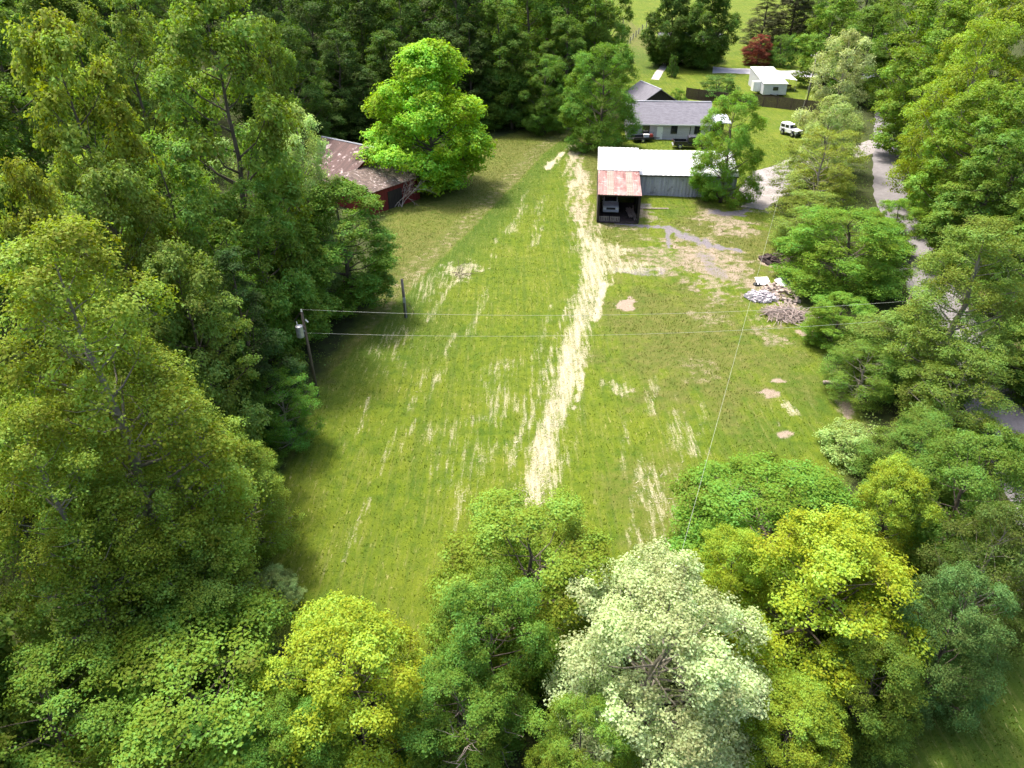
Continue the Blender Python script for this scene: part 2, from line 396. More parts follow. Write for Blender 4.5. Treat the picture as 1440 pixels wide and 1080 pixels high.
def spaced(*segs):
    r = []
    for a, b, st in segs: r += list(np.arange(a, b, st))
    return np.array(r + [segs[-1][1]])
gx = spaced((-420, -110, 14), (-110, -42, 2.5), (-42, 52, .32), (52, 110, 1.4), (110, 420, 14))
gy = spaced((-140, -20, 8), (-20, 12, 1.2), (12, 130, .32), (130, 240, 1.2), (240, 900, 14))
X, Y = np.meshgrid(gx, gy); X, Y = X.ravel(), Y.ravel()
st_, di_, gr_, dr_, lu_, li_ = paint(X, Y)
nx, ny = len(gx), len(gy)
idx = np.arange(nx * ny).reshape(ny, nx)
Fq = np.stack([idx[:-1, :-1], idx[:-1, 1:], idx[1:, 1:], idx[1:, :-1]], -1).reshape(-1, 4)
one = np.ones_like(X)
def ground_material():
    t = NT('meadow')
    a = t.n('ShaderNodeAttribute', attribute_name='cover_a'); b = t.n('ShaderNodeAttribute', attribute_name='cover_b')
    sa = t.n('ShaderNodeSeparateColor'); sb = t.n('ShaderNodeSeparateColor')
    t.l(a.outputs['Color'], sa.inputs[0]); t.l(b.outputs['Color'], sb.inputs[0])
    co = t.coord('Object'); row = t.coord('Object', (1, .10, 1), (0, 0, R(9)))
    big = t.noise(co, .22, 4); mid = t.noise(co, 1.3, 5, .65); fine = t.noise(co, 9, 5, .75); rows = t.noise(row, 3.2, 5, .7)
    tiny = t.noise(co, 26, 3, .7)
    grass = t.mix(t.ramp(mid, [(.35, 0), (.68, 1)]), (.056, .106, .008), (.124, .172, .010))
    grass = t.mix(t.ramp(big, [(.35, 0), (.65, 1)]), grass, t.mix(.5, grass, (.155, .178, .016)))
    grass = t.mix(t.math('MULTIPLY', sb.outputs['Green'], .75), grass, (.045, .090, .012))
    grass = t.mix(t.ramp(rows, [(.50, 0), (.74, .45)]), grass, (.22, .21, .06))
    lines = t.noise(t.coord('Object', (1, .02, 1), (0, 0, R(9))), 2.6, 3, .6)
    grass = t.mix(t.math('MULTIPLY', t.ramp(lines, [(.35, 1), (.5, 0)]), .45), grass, (.055, .10, .012))
    fleck = t.noise(t.coord('Object', (1, .22, 1), (0, 0, R(9))), 7, 4, .7)
    grass = t.mix(t.math('MULTIPLY', t.ramp(fleck, [(.60, 0), (.68, 1)]), t.ramp(big, [(.42, .12), (.6, .75)])), grass, (.34, .31, .13))
    dry = t.mix(t.ramp(mid, [(.3, 0), (.7, 1)]), (.070, .090, .018), (.150, .152, .040))
    cov = lambda at_, ns, k, sh: t.math('MULTIPLY_ADD', t.math('ADD', at_, t.math('MULTIPLY_ADD', ns, k, -.5 * k - .5)), sh, .5, clamp=True)
    c = t.mix(cov(sb.outputs['Red'], mid, 1.3, 1.6), grass, dry)
    n_ = t.mix(.5, fine, rows)
    soil = t.mix(t.ramp(fine, [(.3, 0), (.7, 1)]), (.19, .14, .10), (.40, .33, .26))
    c = t.mix(cov(sa.outputs['Green'], t.math('ADD', t.math('MULTIPLY', fine, .5), t.math('MULTIPLY', mid, .5)), 2.4, 2.6), c, soil)
    ash = t.mix(t.ramp(fine, [(.3, 0), (.7, 1)]), (.075, .065, .075), (.29, .265, .285))
    c = t.mix(cov(sa.outputs['Blue'], t.math('ADD', t.math('MULTIPLY', fine, .6), t.math('MULTIPLY', mid, .4)), 2.0, 3), c, ash)
    stw = t.mix(t.ramp(tiny, [(.3, 0), (.65, 1)]), (.28, .24, .13), (.58, .53, .39))
    c = t.mix(cov(sa.outputs['Red'], t.math('ADD', t.math('MULTIPLY', fine, .45), t.math('MULTIPLY', rows, .55)), 2.6, 2.2), c, stw)
    lit = t.mix(t.ramp(mid, [(.35, 0), (.65, 1)]), (.040, .042, .018), (.05, .072, .018))
    c = t.mix(sb.outputs['Blue'], c, lit)
    c = t.mix(.55, c, t.ramp(tiny, [(.25, (.55, .55, .55)), (.75, (1.4, 1.4, 1.4))]), 'MULTIPLY')
    t.l(c, t.b.inputs['Base Color']); t.b.inputs['Roughness'].default_value = .95; t.b.inputs['Specular IOR Level'].default_value = .15
    t.bump(t.math('ADD', fine, t.math('MULTIPLY', tiny, .8)), .6, .12)
    return t.m
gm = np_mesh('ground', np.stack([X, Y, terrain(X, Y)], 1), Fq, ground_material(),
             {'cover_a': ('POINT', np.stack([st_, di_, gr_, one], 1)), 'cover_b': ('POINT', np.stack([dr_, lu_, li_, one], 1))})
gm.polygons.foreach_set('use_smooth', np.ones(len(gm.polygons), bool))
ground = bpy.data.objects.new('ground', gm); COL.objects.link(ground); tag(ground, kind='structure')

# grass: short tufts over the open ground
def grass_blades(n):
    x = np.concatenate([rng.uniform(-26, 44, n), rng.uniform(10, 30, n // 18)]); y = np.concatenate([rng.uniform(17, 128, n), rng.uniform(-4, 18, n // 18)])
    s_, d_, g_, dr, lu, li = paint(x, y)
    keep = (rng.random(len(x)) > np.clip(s_ * 1.5 + d_ * 1.2 + g_ * 1.5, 0, .97)) & (li < .5)
    x, y, dr, lu = x[keep], y[keep], dr[keep], lu[keep]; n = len(x)
    h = rng.uniform(.035, .10, n) * (1 + .6 * sstep(.52, .68, fbm(x * 1.1, y * 1.1, 61))) * (1 + .5 * (dr > .55)); a = rng.uniform(0, 2 * pi, n); wd = rng.uniform(.012, .03, n) * 1.4
    lean = rng.normal(0, .05, (n, 2)); z = terrain(x, y)
    b0 = np.stack([x - wd * np.cos(a), y - wd * np.sin(a), z - .02], 1); b1 = np.stack([x + wd * np.cos(a), y + wd * np.sin(a), z - .02], 1)
    tp = np.stack([x + lean[:, 0], y + lean[:, 1], z + h], 1)
    v = np.stack([b0, b1, tp], 1).reshape(-1, 3)
    pn = fbm(x * .8, y * .8, 51)
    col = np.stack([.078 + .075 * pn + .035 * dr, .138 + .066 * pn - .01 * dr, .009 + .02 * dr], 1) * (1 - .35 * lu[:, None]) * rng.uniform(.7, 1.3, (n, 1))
    return v, np.arange(3 * n).reshape(-1, 3), np.concatenate([col, np.ones((n, 1))], 1)
def blade_material(name):
    t = NT(name); a = t.n('ShaderNodeAttribute', attribute_name='hue')
    t.l(a.outputs['Color'], t.b.inputs['Base Color']); t.b.inputs['Roughness'].default_value = .7; t.b.inputs['Specular IOR Level'].default_value = .2
    tr = t.n('ShaderNodeBsdfTranslucent'); t.l(a.outputs['Color'], tr.inputs['Color'])
    ms = t.n('ShaderNodeMixShader'); ms.inputs[0].default_value = .35
    t.l(t.b.outputs[0], ms.inputs[1]); t.l(tr.outputs[0], ms.inputs[2]); t.l(ms.outputs[0], t.out.inputs[0]); return t.m
v, f, c = grass_blades(260000)
o = bpy.data.objects.new('grass', np_mesh('grass', v, f, blade_material('grass_blade'), {'hue': ('FACE', c)})); COL.objects.link(o)
tag(o, 'short bright green grass covering the open field', 'grass', kind='stuff')
# loose straw lying on the pale strip
def straw_bits(n):
    x = rng.uniform(-12, 22, n); y = rng.uniform(24, 108, n); s_ = paint(x, y)[0]
    k = rng.random(n) < np.clip((s_ - .3) * .6, 0, .2) * np.clip(.4 + 1.2 * fbm(x * 3, y * .6, 71), 0, 1); x, y = x[k], y[k]; n = len(x)
    a = rng.normal(1.41, .7, n); L = rng.uniform(.05, .17, n); wd = rng.uniform(.008, .02, n); z = terrain(x, y) + rng.uniform(.01, .06, n)
    ca, sa = np.cos(a), np.sin(a); tl = rng.normal(0, .02, n)
    v = np.stack([np.stack([x - L * ca - wd * sa, y - L * sa + wd * ca, z - tl], 1), np.stack([x - L * ca + wd * sa, y - L * sa - wd * ca, z - tl], 1),
                  np.stack([x + L * ca + wd * sa, y + L * sa - wd * ca, z + tl], 1), np.stack([x + L * ca - wd * sa, y + L * sa + wd * ca, z + tl], 1)], 1).reshape(-1, 3)
    col = np.array([.58, .53, .39]) * rng.uniform(.6, 1.08, (n, 1))
    return v, np.arange(4 * n).reshape(-1, 4), np.concatenate([col, np.ones((n, 1))], 1)
v, f, c = straw_bits(420000)
o = bpy.data.objects.new('straw', np_mesh('straw', v, f, blade_material('straw_stalk'), {'hue': ('FACE', c)})); COL.objects.link(o)
tag(o, 'loose pale straw scattered in a strip down the field', 'straw', kind='stuff')

# roads and drives, laid as sheets just above the ground
def ribbon(name, pts, widths, mat, lift=.03, step=1.2):
    P_, W_ = [], []
    for i in range(len(pts) - 1):
        n = max(1, int(hypot(pts[i + 1][0] - pts[i][0], pts[i + 1][1] - pts[i][1]) / step))
        for k in range(n):
            t = k / n; P_.append((pts[i][0] + (pts[i + 1][0] - pts[i][0]) * t, pts[i][1] + (pts[i + 1][1] - pts[i][1]) * t)); W_.append(widths[i] + (widths[i + 1] - widths[i]) * t)
    P_.append(pts[-1]); W_.append(widths[-1])
    mb = MB(); C_ = 9
    for i, (p, wd) in enumerate(zip(P_, W_)):
        q, r_ = P_[max(i - 1, 0)], P_[min(i + 1, len(P_) - 1)]; dx, dy = r_[0] - q[0], r_[1] - q[1]; L = hypot(dx, dy); nx_, ny_ = dy / L, -dx / L
        for j in range(C_):
            e = (j / (C_ - 1) - .5) * (wd + (random.uniform(-.09, .09) * wd if j in (0, C_ - 1) else 0))
            x_, y_ = p[0] + nx_ * e, p[1] + ny_ * e; mb.v.append((x_, y_, gz(x_, y_) + (lift if 0 < j < C_ - 1 else lift * .3)))
    for i in range(len(P_) - 1):
        for j in range(C_ - 1):
            a = i * C_ + j; mb.f.append((a, a + C_, a + C_ + 1, a + 1)); mb.m.append(0)
    return tag(mb.build(name, mat, smooth=True), kind='structure')
def road_mat(name, a, b):
    t = NT(name); co = t.coord('Object'); f = t.noise(co, .7, 6, .7); g = t.noise(co, 14, 4, .7)
    c = t.mix(t.ramp(f, [(.3, 0), (.7, 1)]), a, b); c = t.mix(.5, c, t.ramp(g, [(.3, (.7, .7, .7)), (.7, (1.25, 1.25, 1.25))]), 'MULTIPLY')
    t.l(c, t.b.inputs['Base Color']); t.b.inputs['Roughness'].default_value = .9; t.b.inputs['Specular IOR Level'].default_value = .2; t.bump(g, .4, .04); return t.m
ribbon('road', ROAD, [4.2] * len(ROAD), road_mat('worn_asphalt', (.14, .13, .135), (.23, .215, .22)), .05)
ribbon('gravel_drive', [(29.5, 85.5), (32.5, 92), (37.5, 99.5), (45.5, 108), (53, 113), (60, 119)], [2.5, 6, 7.5, 6, 5, 4], road_mat('pale_gravel', (.19, .17, .165), (.35, .325, .315)), .035)
ribbon('driveway', [(48, 184), (60, 181), (76, 178), (88, 177)], [7, 6.5, 6.5, 6], road_mat('grey_drive', (.30, .29, .31), (.44, .43, .46)), .04)
ribbon('path', P((921, 112), (928, 100), (938, 88), (948, 82)), [1.8, 1.8, 1.8, 2.2], road_mat('concrete_path', (.36, .33, .30), (.52, .48, .44)), .03, 1.0)
ribbon('red_bank', [(41, 46), (45.6, 63), (54.6, 90), (70.5, 127)], [2.6, 2.6, 2.4, 2.0], road_mat('red_clay', (.20, .105, .075), (.34, .21, .16)), .03)

# ------------------------------------------------------------------ trees
def unit(a): return a / (np.linalg.norm(a, axis=-1, keepdims=True) + 1e-9)
def leaf_quads(c, nrm, size, r, aspect=.72):
    n = len(c)
    a = unit(np.cross(nrm, r.normal(size=(n, 3)))); b = np.cross(nrm, a)
    L = size * r.uniform(.55, 1.4, n)[:, None]; W = L * aspect * r.uniform(.8, 1.1, n)[:, None]
    fold = nrm * L * .12
    v = np.stack([c - a * L * .5, c + b * W * .5 + fold + a * L * .06, c + a * L * .5 - fold * .8, c - b * W * .5 + fold + a * L * .06], 1)
    return v.reshape(-1, 3)
def prof_round(t): return np.sqrt(np.clip(1 - ((t - .42) / .60) ** 2, 0, 1))
def prof_cone(t): return np.where(t < .28, np.clip(t / .28, 0, 1) ** .5 * .95 + .05, np.clip(1 - ((t - .28) / .76), 0, 1) ** .72)
def prof_col(t): return np.clip(np.sin(np.pi * np.clip(t, 0, 1) ** .75), 0, 1) ** .55 * .95 + .05
def make_tree(name, seed, H, Rr, hb, prof, nl, lr, ncl, clr, nleaf, leaf, flat=.75, clflat=.6, up=.7, bark='bark', aspect=.72, stems=1, flowers=0, gap=0):
    r = np.random.default_rng(seed)
    lobes, rad = [], []
    for i in range(nl):
        t = ((i + .5) / nl) ** 1.0 * .96 + r.uniform(-.02, .02)
        az = i * 2.39996 + r.uniform(-.5, .5)
        u = math.sqrt(r.uniform(.18, 1.0)) * .80
        rr = Rr * float(prof(np.array(t))) * u
        lobes.append((rr * cos(az), rr * sin(az), hb + (H - hb) * t - .15 * rr)); rad.append(Rr * lr * r.uniform(.65, 1.25) * (1 - .38 * t))
    lobes.append((0, 0, H - Rr * lr * .55)); rad.append(Rr * lr * .6)
    lobes = np.array(lobes); rad = np.array(rad); lobes[:, 2] = np.minimum(lobes[:, 2], H - rad * flat * .95 - clr * .4)
    cc, cn, ct = [], [], []
    for c, q in zip(lobes, rad):
        n = max(4, int(ncl * (q / (Rr * lr)) ** 2))
        d = unit(r.normal(size=(n, 3)) + np.array([0, 0, .45])); out = unit(np.array([c[0], c[1], (c[2] - hb - .4 * (H - hb)) * .5])[None] + 1e-6)
        d = unit(d + out * .45)
        rr = q * r.uniform(.55, 1.08, n)[:, None]
        cc.append(c + d * rr * np.array([1, 1, flat])); cn.append(d); ct.append(np.full(n, r.uniform(-.18, .18)) + r.normal(0, .12, n))
    cc, cn, ct = np.concatenate(cc), np.concatenate(cn), np.concatenate(ct)
    k = np.repeat(np.arange(len(cc)), r.poisson(nleaf, len(cc)))
    off = r.normal(size=(len(k), 3)); off = unit(off) * (r.random(len(k))[:, None] ** .5) * clr * r.uniform(.7, 1.3, len(cc))[k][:, None]
    off[:, 2] *= clflat
    dd = cn[k]; off[:, 2] -= .25 * np.hypot(off[:, 0], off[:, 1])
    pos = cc[k] + off + dd * clr * .2
    nrm = unit(np.array([0, 0, up]) + dd * .55 + unit(off) * .35 + r.normal(size=(len(k), 3)) * .42)
    tint = np.clip(.5 + ct[k] + r.normal(0, .16, len(k)), 0, 1)
    v = leaf_quads(pos, nrm, leaf, r, aspect); nq = len(pos)
    me = np_mesh('crown', v, np.arange(4 * nq).reshape(-1, 4), M['leaf'], {'tint': ('FACE', tint)})
    # trunk, limbs and twigs in one piece
    mb = MB(); tr = max(.10, H * .016)
    def stem(bx, by, tx, ty, H_, tr_):
        pts, rs = [], []
        for q in np.linspace(0, 1, 9):
            wob = (0 if q == 0 else .25 * Rr * .12)
            pts.append((bx + (tx - bx) * q + r.normal(0, wob), by + (ty - by) * q + r.normal(0, wob), -.3 + (H_ * .93 + .3) * q)); rs.append(tr_ * (1.25 if q == 0 else (1 - q) ** .85 + .06))
        mb.tube(pts, rs, 7); return np.array(pts), np.array(rs)
    ss = [stem(0, 0, 0, 0, H, tr)] if stems == 1 else [stem(.15 * cos(j * 2.1), .15 * sin(j * 2.1), Rr * .4 * cos(j * 2.1), Rr * .4 * sin(j * 2.1), H * .9, tr * .6) for j in range(stems)]
    ci = 0
    for c, q in zip(lobes, rad):
        P_, rs = ss[ci % len(ss)]; ci += 1
        zt = max(hb * .6, c[2] - .55 * hypot(c[0], c[1]) - .4)
        b = np.array([np.interp(zt, P_[:, 2], P_[:, j]) for j in range(3)]); rb = max(.02, float(np.interp(zt, P_[:, 2], rs)) * .5)
        mid = (b + c) / 2 + r.normal(0, .12 * q, 3) + (0, 0, -.08 * hypot(c[0], c[1]))
        mb.tube([b, mid, c], [rb, rb * .6, rb * .28], 5, cap=False)
        near = cc[np.argsort(np.linalg.norm(cc - c, axis=1))[::max(1, int(len(cc) / nl / 6))][:7]]
        for e in near:
            mb.tube([c, (c + e) / 2 + r.normal(0, .06, 3), e], [rb * .28, rb * .2, .012], 3, cap=False)
    tm = mb.build('trunk', M[bark]); td = tm.data; bpy.data.objects.remove(tm)
    td.polygons.foreach_set('use_smooth', np.ones(len(td.polygons), bool))
    return dict(name=name, crown=me, trunk=td, H=H, R=Rr, n=nq)
PT = {}
def proto(key, *a, **k): PT.setdefault(key, []).append(make_tree(key, *a, **k))
#           seed H    R    hb   prof       nl  lr  ncl clr nleaf leaf
proto('maple', 1, 11, 4.3, .9, prof_round, 38, .34, 50, .48, 74, .112, flat=.8)
proto('maple', 2, 11, 4.3, .8, prof_round, 40, .32, 50, .46, 74, .112, flat=.75)
proto('tulip', 3, 18, 4.3, 2.0, prof_col, 60, .29, 40, .44, 56, .112, flat=1.0, clflat=.8, up=.5, bark='pale_bark')
proto('tulip', 4, 18, 4.3, 2.2, prof_col, 56, .31, 42, .44, 56, .112, flat=1.0, clflat=.8, up=.5, bark='pale_bark')
proto('silver', 5, 11, 4.4, .8, prof_round, 62, .28, 54, .34, 66, .098, flat=.95, clflat=.9, up=.45, bark='pale_bark')
proto('yellow', 6, 11, 4.0, .8, prof_col, 40, .31, 48, .40, 62, .108, flat=.85, clflat=.75, up=.6)
proto('yellow', 7, 11, 4.0, .7, prof_round, 40, .31, 48, .40, 62, .108, flat=.85, clflat=.75, up=.6)
proto('walnut', 8, 12, 5.0, 1.2, prof_round, 38, .34, 42, .62, 38, .17, flat=.55, clflat=.35, up=1.0, aspect=.5, bark='pale_bark')
proto('walnut', 9, 12, 4.6, 1.2, prof_col, 40, .32, 42, .60, 38, .17, flat=.6, clflat=.36, up=1.0, aspect=.5, bark='pale_bark')
proto('shade', 10, 18, 9.0, 2.3, prof_cone, 60, .25, 52, .80, 40, .28, flat=.75)
proto('forest', 11, 20, 5.5, 2.0, prof_round, 44, .33, 42, .68, 44, .225, flat=.8)
proto('forest', 12, 20, 5.5, 1.5, prof_col, 48, .31, 40, .66, 44, .225, flat=.85)
proto('forest', 13, 20, 5.2, 1.5, prof_round, 46, .32, 40, .62, 44, .22, flat=.9)
proto('lacy', 14, 16, 4.6, 1.5, prof_round, 48, .28, 34, .56, 36, .18, flat=.9, clflat=.7, bark='pale_bark')
proto('shrub', 15, 2.6, 1.5, .15, prof_round, 16, .40, 26, .26, 30, .095, flat=.9, stems=4)
proto('conifer', 16, 14, 3.6, .6, prof_cone, 60, .24, 30, .40, 40, .15, flat=.6, clflat=.4, up=.8, aspect=.4)

def put_tree(kind, var, x, y, H, Rr, col, label, cat='tree', group=None, name=None):
    p = PT[kind][var % len(PT[kind])]
    nm = name or {'shrub': 'shrub', 'conifer': 'evergreen_tree'}.get(kind, 'tree')
    z = gz(x, y)
    t = thing(nm, label, cat, (x, y, z), rng.uniform(0, 6.283), group)
    for nme in ('trunk', 'crown'):
        o_ = bpy.data.objects.new(nme, p[nme]); COL.objects.link(o_); o_.parent = t
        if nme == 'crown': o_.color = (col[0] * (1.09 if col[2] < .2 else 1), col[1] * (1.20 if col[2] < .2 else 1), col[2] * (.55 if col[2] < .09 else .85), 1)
    t.scale = (Rr / p['R'], Rr / p['R'], H / p['H'])
    return t
def tree(kind, var, cx, ty, hw, D, col, label, **k):
    """crown top seen at (cx, ty), half-width hw, standing D metres away"""
    ty = ty + hw * (.27 if ty > 560 else .12 if ty > 250 else .04)      # the far shoulder of a crown shows above its tip
    x, y, zt = at(cx, ty, D)
    H = max(1.2, zt - gz(x, y)); Rr = 1.16 * hw * depth(D, zt - .45 * H) / FPX
    return put_tree(kind, var, x, y, H, Rr, col, label, **k)

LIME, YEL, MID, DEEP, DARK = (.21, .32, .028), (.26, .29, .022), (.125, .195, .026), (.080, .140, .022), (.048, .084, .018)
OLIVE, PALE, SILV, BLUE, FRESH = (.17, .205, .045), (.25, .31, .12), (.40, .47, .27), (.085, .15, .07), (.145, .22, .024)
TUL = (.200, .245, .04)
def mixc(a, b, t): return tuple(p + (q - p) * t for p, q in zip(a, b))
# foreground
tree('maple', 0, 255, 872, 175, 16.0, FRESH, 'broad fresh green tree filling the lower left corner, right-hand one of two')
tree('maple', 1, 40, 915, 130, 14.5, mixc(FRESH, DEEP, .3), 'fresh green tree cut by the bottom left corner of the view')
tree('yellow', 1, 478, 846, 118, 17.0, (.27, .31, .022), 'yellow-green tree at the bottom edge left of the bare dead shrub')
tree('maple', 1, 745, 692, 125, 22.5, (.175, .235, .028), 'rounded mid green tree at the near end of the straw strip')
tree('maple', 0, 690, 800, 85, 18.5, (.115, .20, .035), 'smaller green tree tucked between the yellow-green tree and the silvery tree')
tree('silver', 0, 942, 782, 158, 17.5, SILV, 'pale silvery green tree at the bottom of the view')
tree('maple', 0, 1100, 634, 125, 27.0, (.125, .215, .022), 'green tree at the near right corner of the field, behind the large golden-green tree')
tree('yellow', 0, 1180, 716, 135, 20.5, (.27, .31, .02), 'large golden-green tree right of the silvery tree')
tree('yellow', 1, 1040, 735, 60, 22.5, (.23, .28, .022), 'small golden-green tree between the silvery tree and the large golden-green tree')
tree('yellow', 1, 1270, 640, 62, 26.0, (.23, .27, .022), 'golden-green tree behind and right of the large golden-green tree')
tree('maple', 0, 1250, 880, 70, 17.5, (.11, .16, .022), 'low olive tree below the large golden-green tree')
tree('maple', 1, 1378, 792, 72, 18.8, BLUE, 'blue-green tree above the dark lawn in the lower right corner')
tree('maple', 0, 1385, 590, 95, 27.0, mixc(DEEP, MID, .4), 'deep green tree on the right edge, above the blue-green tree')
tree('walnut', 1, 1432, 690, 70, 22.0, (.075, .105, .022), 'dark olive tree at the right edge behind the blue-green tree')
tree('shrub', 0, 1205, 592, 40, 36.0, PALE, 'pale feathery willow-like shrub at the right field corner', cat='shrub')
tree('maple', 1, 640, 930, 80, 16.5, (.10, .18, .026), 'low deep green tree at the bottom edge beside the bare dead shrub')
tree('maple', 0, 385, 985, 75, 14.5, (.115, .20, .026), 'low green tree at the bottom edge left of the yellow-green tree')
tree('maple', 1, 820, 985, 70, 14.5, (.14, .21, .03), 'low green tree at the bottom edge, partly under the silvery tree')
tree('yellow', 1, 1130, 960, 80, 16.0, (.20, .25, .022), 'low golden-green tree at the bottom edge right of the silvery tree')
# left wood, from near to far
L_ = 'trees of the wood along the left side'
tree('tulip', 0, 60, 292, 150, 23.0, TUL, 'tallest yellowish tree at the left edge, its top level with the open shed', group=L_)
tree('tulip', 1, 180, 470, 108, 25.0, mixc(TUL, OLIVE, .3), 'big yellowish tree in the left wood, its top level with the transformer', group=L_)
tree('tulip', 0, 322, 600, 68, 27.5, mixc(TUL, MID, .25), 'yellowish tree whose crown leans out over the shaded left edge of the field', group=L_)
tree('tulip', 1, 140, 640, 120, 20.0, mixc(TUL, MID, .4), 'yellow-green tree above the two fresh green corner trees', group=L_)
tree('tulip', 0, 20, 560, 110, 19.0, mixc(TUL, MID, .2), 'yellowish tree at the left edge just below the tallest yellowish one', group=L_)
tree('maple', 0, 250, 760, 95, 20.0, mixc(OLIVE, MID, .5), 'dull green tree between the yellow-green tree and the pale rounded shrub', group=L_)
tree('silver', 0, 372, 802, 45, 24.0, (.18, .235, .10), 'pale rounded bush at the shaded left edge of the field', cat='bush', name='bush')
tree('walnut', 0, 388, 518, 46, 37.0, (.10, .21, .032), 'low bright green tree at the foot of the transformer pole')
tree('yellow', 0, 352, 640, 38, 33.5, (.12, .20, .03), 'small green tree just below the low bright green tree by the transformer pole')
tree('conifer', 0, 318, 340, 70, 38.0, (.032, .072, .022), 'dark blue-green evergreen standing among the lighter trees of the left wood')
tree('forest', 0, 240, 330, 70, 34.0, (.15, .20, .06), 'greyish green tree left of the dark evergreen', group=L_)
tree('forest', 0, 470, 246, 66, 57.0, (.11, .19, .026), 'dark rounded tree at the bend of the wood beside the rough ground', group=L_)
tree('forest', 1, 400, 300, 62, 52.0, (.12, .195, .03), 'deep green tree just behind the transformer pole', group=L_)
tree('forest', 2, 345, 250, 62, 47.0, (.12, .20, .04), 'deep green tree between the dark evergreen and the pale tree', group=L_)
tree('lacy', 0, 412, 142, 48, 58.0, (.30, .36, .17), 'pale silver-green tree beside the rusty barn roof', group=L_)
tree('lacy', 0, 340, 180, 60, 57.0, (.21, .265, .10), 'pale green tree left of the silver-green one by the barn', group=L_)
tree('forest', 0, 280, -35, 92, 50.0, (.14, .20, .04), 'very tall green tree at top left with bare limbs showing', group=L_)
tree('forest', 1, 60, 5, 95, 38.0, (.20, .235, .04), 'very tall yellow-green tree in the upper left corner', group=L_)
tree('forest', 2, 210, 185, 75, 41.0, (.125, .195, .04), 'green tree below the very tall one at top left', group=L_)
tree('forest', 0, 130, 215, 75, 35.0, (.15, .20, .06), 'grey-green tree below the very tall yellow-green one', group=L_)
tree('forest', 1, 20, 215, 70, 30.0, (.19, .215, .045), 'yellow-green tree on the left edge above the tallest yellowish one', group=L_)
tree('forest', 1, 370, 20, 45, 66.0, (.13, .185, .035), 'green tree right of the very tall one at top left', group=L_)
tree('forest', 2, 150, -30, 60, 60.0, (.15, .19, .04), 'tall olive tree between the two very tall ones at top left', group=L_)
tree('forest', 1, 290, 420, 55, 36.5, (.085, .15, .03), 'dark green tree right of the big yellowish tree', group=L_)
# behind the field
tree('shade', 0, 598, 50, 96, 94.0, (.24, .37, .028), 'big lime green shade tree beside the rusty barn')
tree('maple', 0, 852, 58, 50, 115.0, (.115, .20, .03), 'green tree at the left end of the white-roofed shed')
tree('maple', 1, 768, 75, 34, 125.0, (.10, .175, .026), 'small tree standing out from the wood behind the field, with bare trunk')
tree('maple', 1, 1037, 126, 46, 88.0, (.135, .225, .026), 'green tree in front of the right end of the white-roofed shed')
B_ = 'trees of the dark wood behind the field'
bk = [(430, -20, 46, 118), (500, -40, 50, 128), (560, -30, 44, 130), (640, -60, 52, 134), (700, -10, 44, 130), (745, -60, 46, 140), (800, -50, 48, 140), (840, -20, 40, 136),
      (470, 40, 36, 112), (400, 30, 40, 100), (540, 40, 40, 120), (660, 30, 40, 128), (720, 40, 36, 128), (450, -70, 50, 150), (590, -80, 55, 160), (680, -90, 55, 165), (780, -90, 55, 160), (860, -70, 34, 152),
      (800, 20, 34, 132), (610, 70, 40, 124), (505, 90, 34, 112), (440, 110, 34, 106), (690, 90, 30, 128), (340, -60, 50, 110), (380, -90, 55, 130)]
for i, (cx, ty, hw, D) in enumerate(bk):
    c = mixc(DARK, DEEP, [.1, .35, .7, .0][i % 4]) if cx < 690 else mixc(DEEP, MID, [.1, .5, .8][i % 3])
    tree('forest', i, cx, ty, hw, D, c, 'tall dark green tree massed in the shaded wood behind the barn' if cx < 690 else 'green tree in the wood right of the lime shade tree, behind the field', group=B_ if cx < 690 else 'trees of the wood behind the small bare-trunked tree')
# yard and far houses
tree('shade', 0, 950, -25, 40, 188.0, mixc(DARK, DEEP, .6), 'tall dark tree left of two in front of the far house')
tree('shade', 0, 1006, -30, 44, 186.0, mixc(DARK, DEEP, .8), 'tall dark tree right of two in front of the far house')
tree('shrub', 0, 1016, 104, 26, 156.0, (.085, .155, .045), 'round green tree beside the brown fence behind the grey house', name='tree')
tree('shrub', 0, 955, 124, 12, 148.0, (.12, .2, .03), 'small green bush between the grey outbuilding and the brown fence', cat='bush', name='bush')
tree('maple', 0, 1071, 48, 20, 190.0, (.17, .022, .035), 'dark red ornamental maple by the grey driveway')
tree('conifer', 0, 1082, -12, 32, 205.0, (.085, .085, .065), 'broad purplish brown tree behind the dark red maple')
tree('forest', 1, 1126, -30, 32, 210.0, (.045, .045, .032), 'dark tree right of the purplish brown one')
tree('shrub', 0, 1108, 46, 18, 188.0, (.09, .16, .03), 'rounded green shrub right of the dark red maple', cat='shrub')
tree('shrub', 0, 948, 76, 7, 176.0, (.05, .10, .02), 'small dark bush beside the path to the far house', cat='bush', name='bush')
tree('forest', 2, 1180, -20, 36, 165.0, (.14, .21, .03), 'green tree behind the pale tall tree, left of the road')
tree('forest', 0, 1235, 5, 40, 150.0, (.10, .165, .026), 'green tree overhanging the far end of the road')
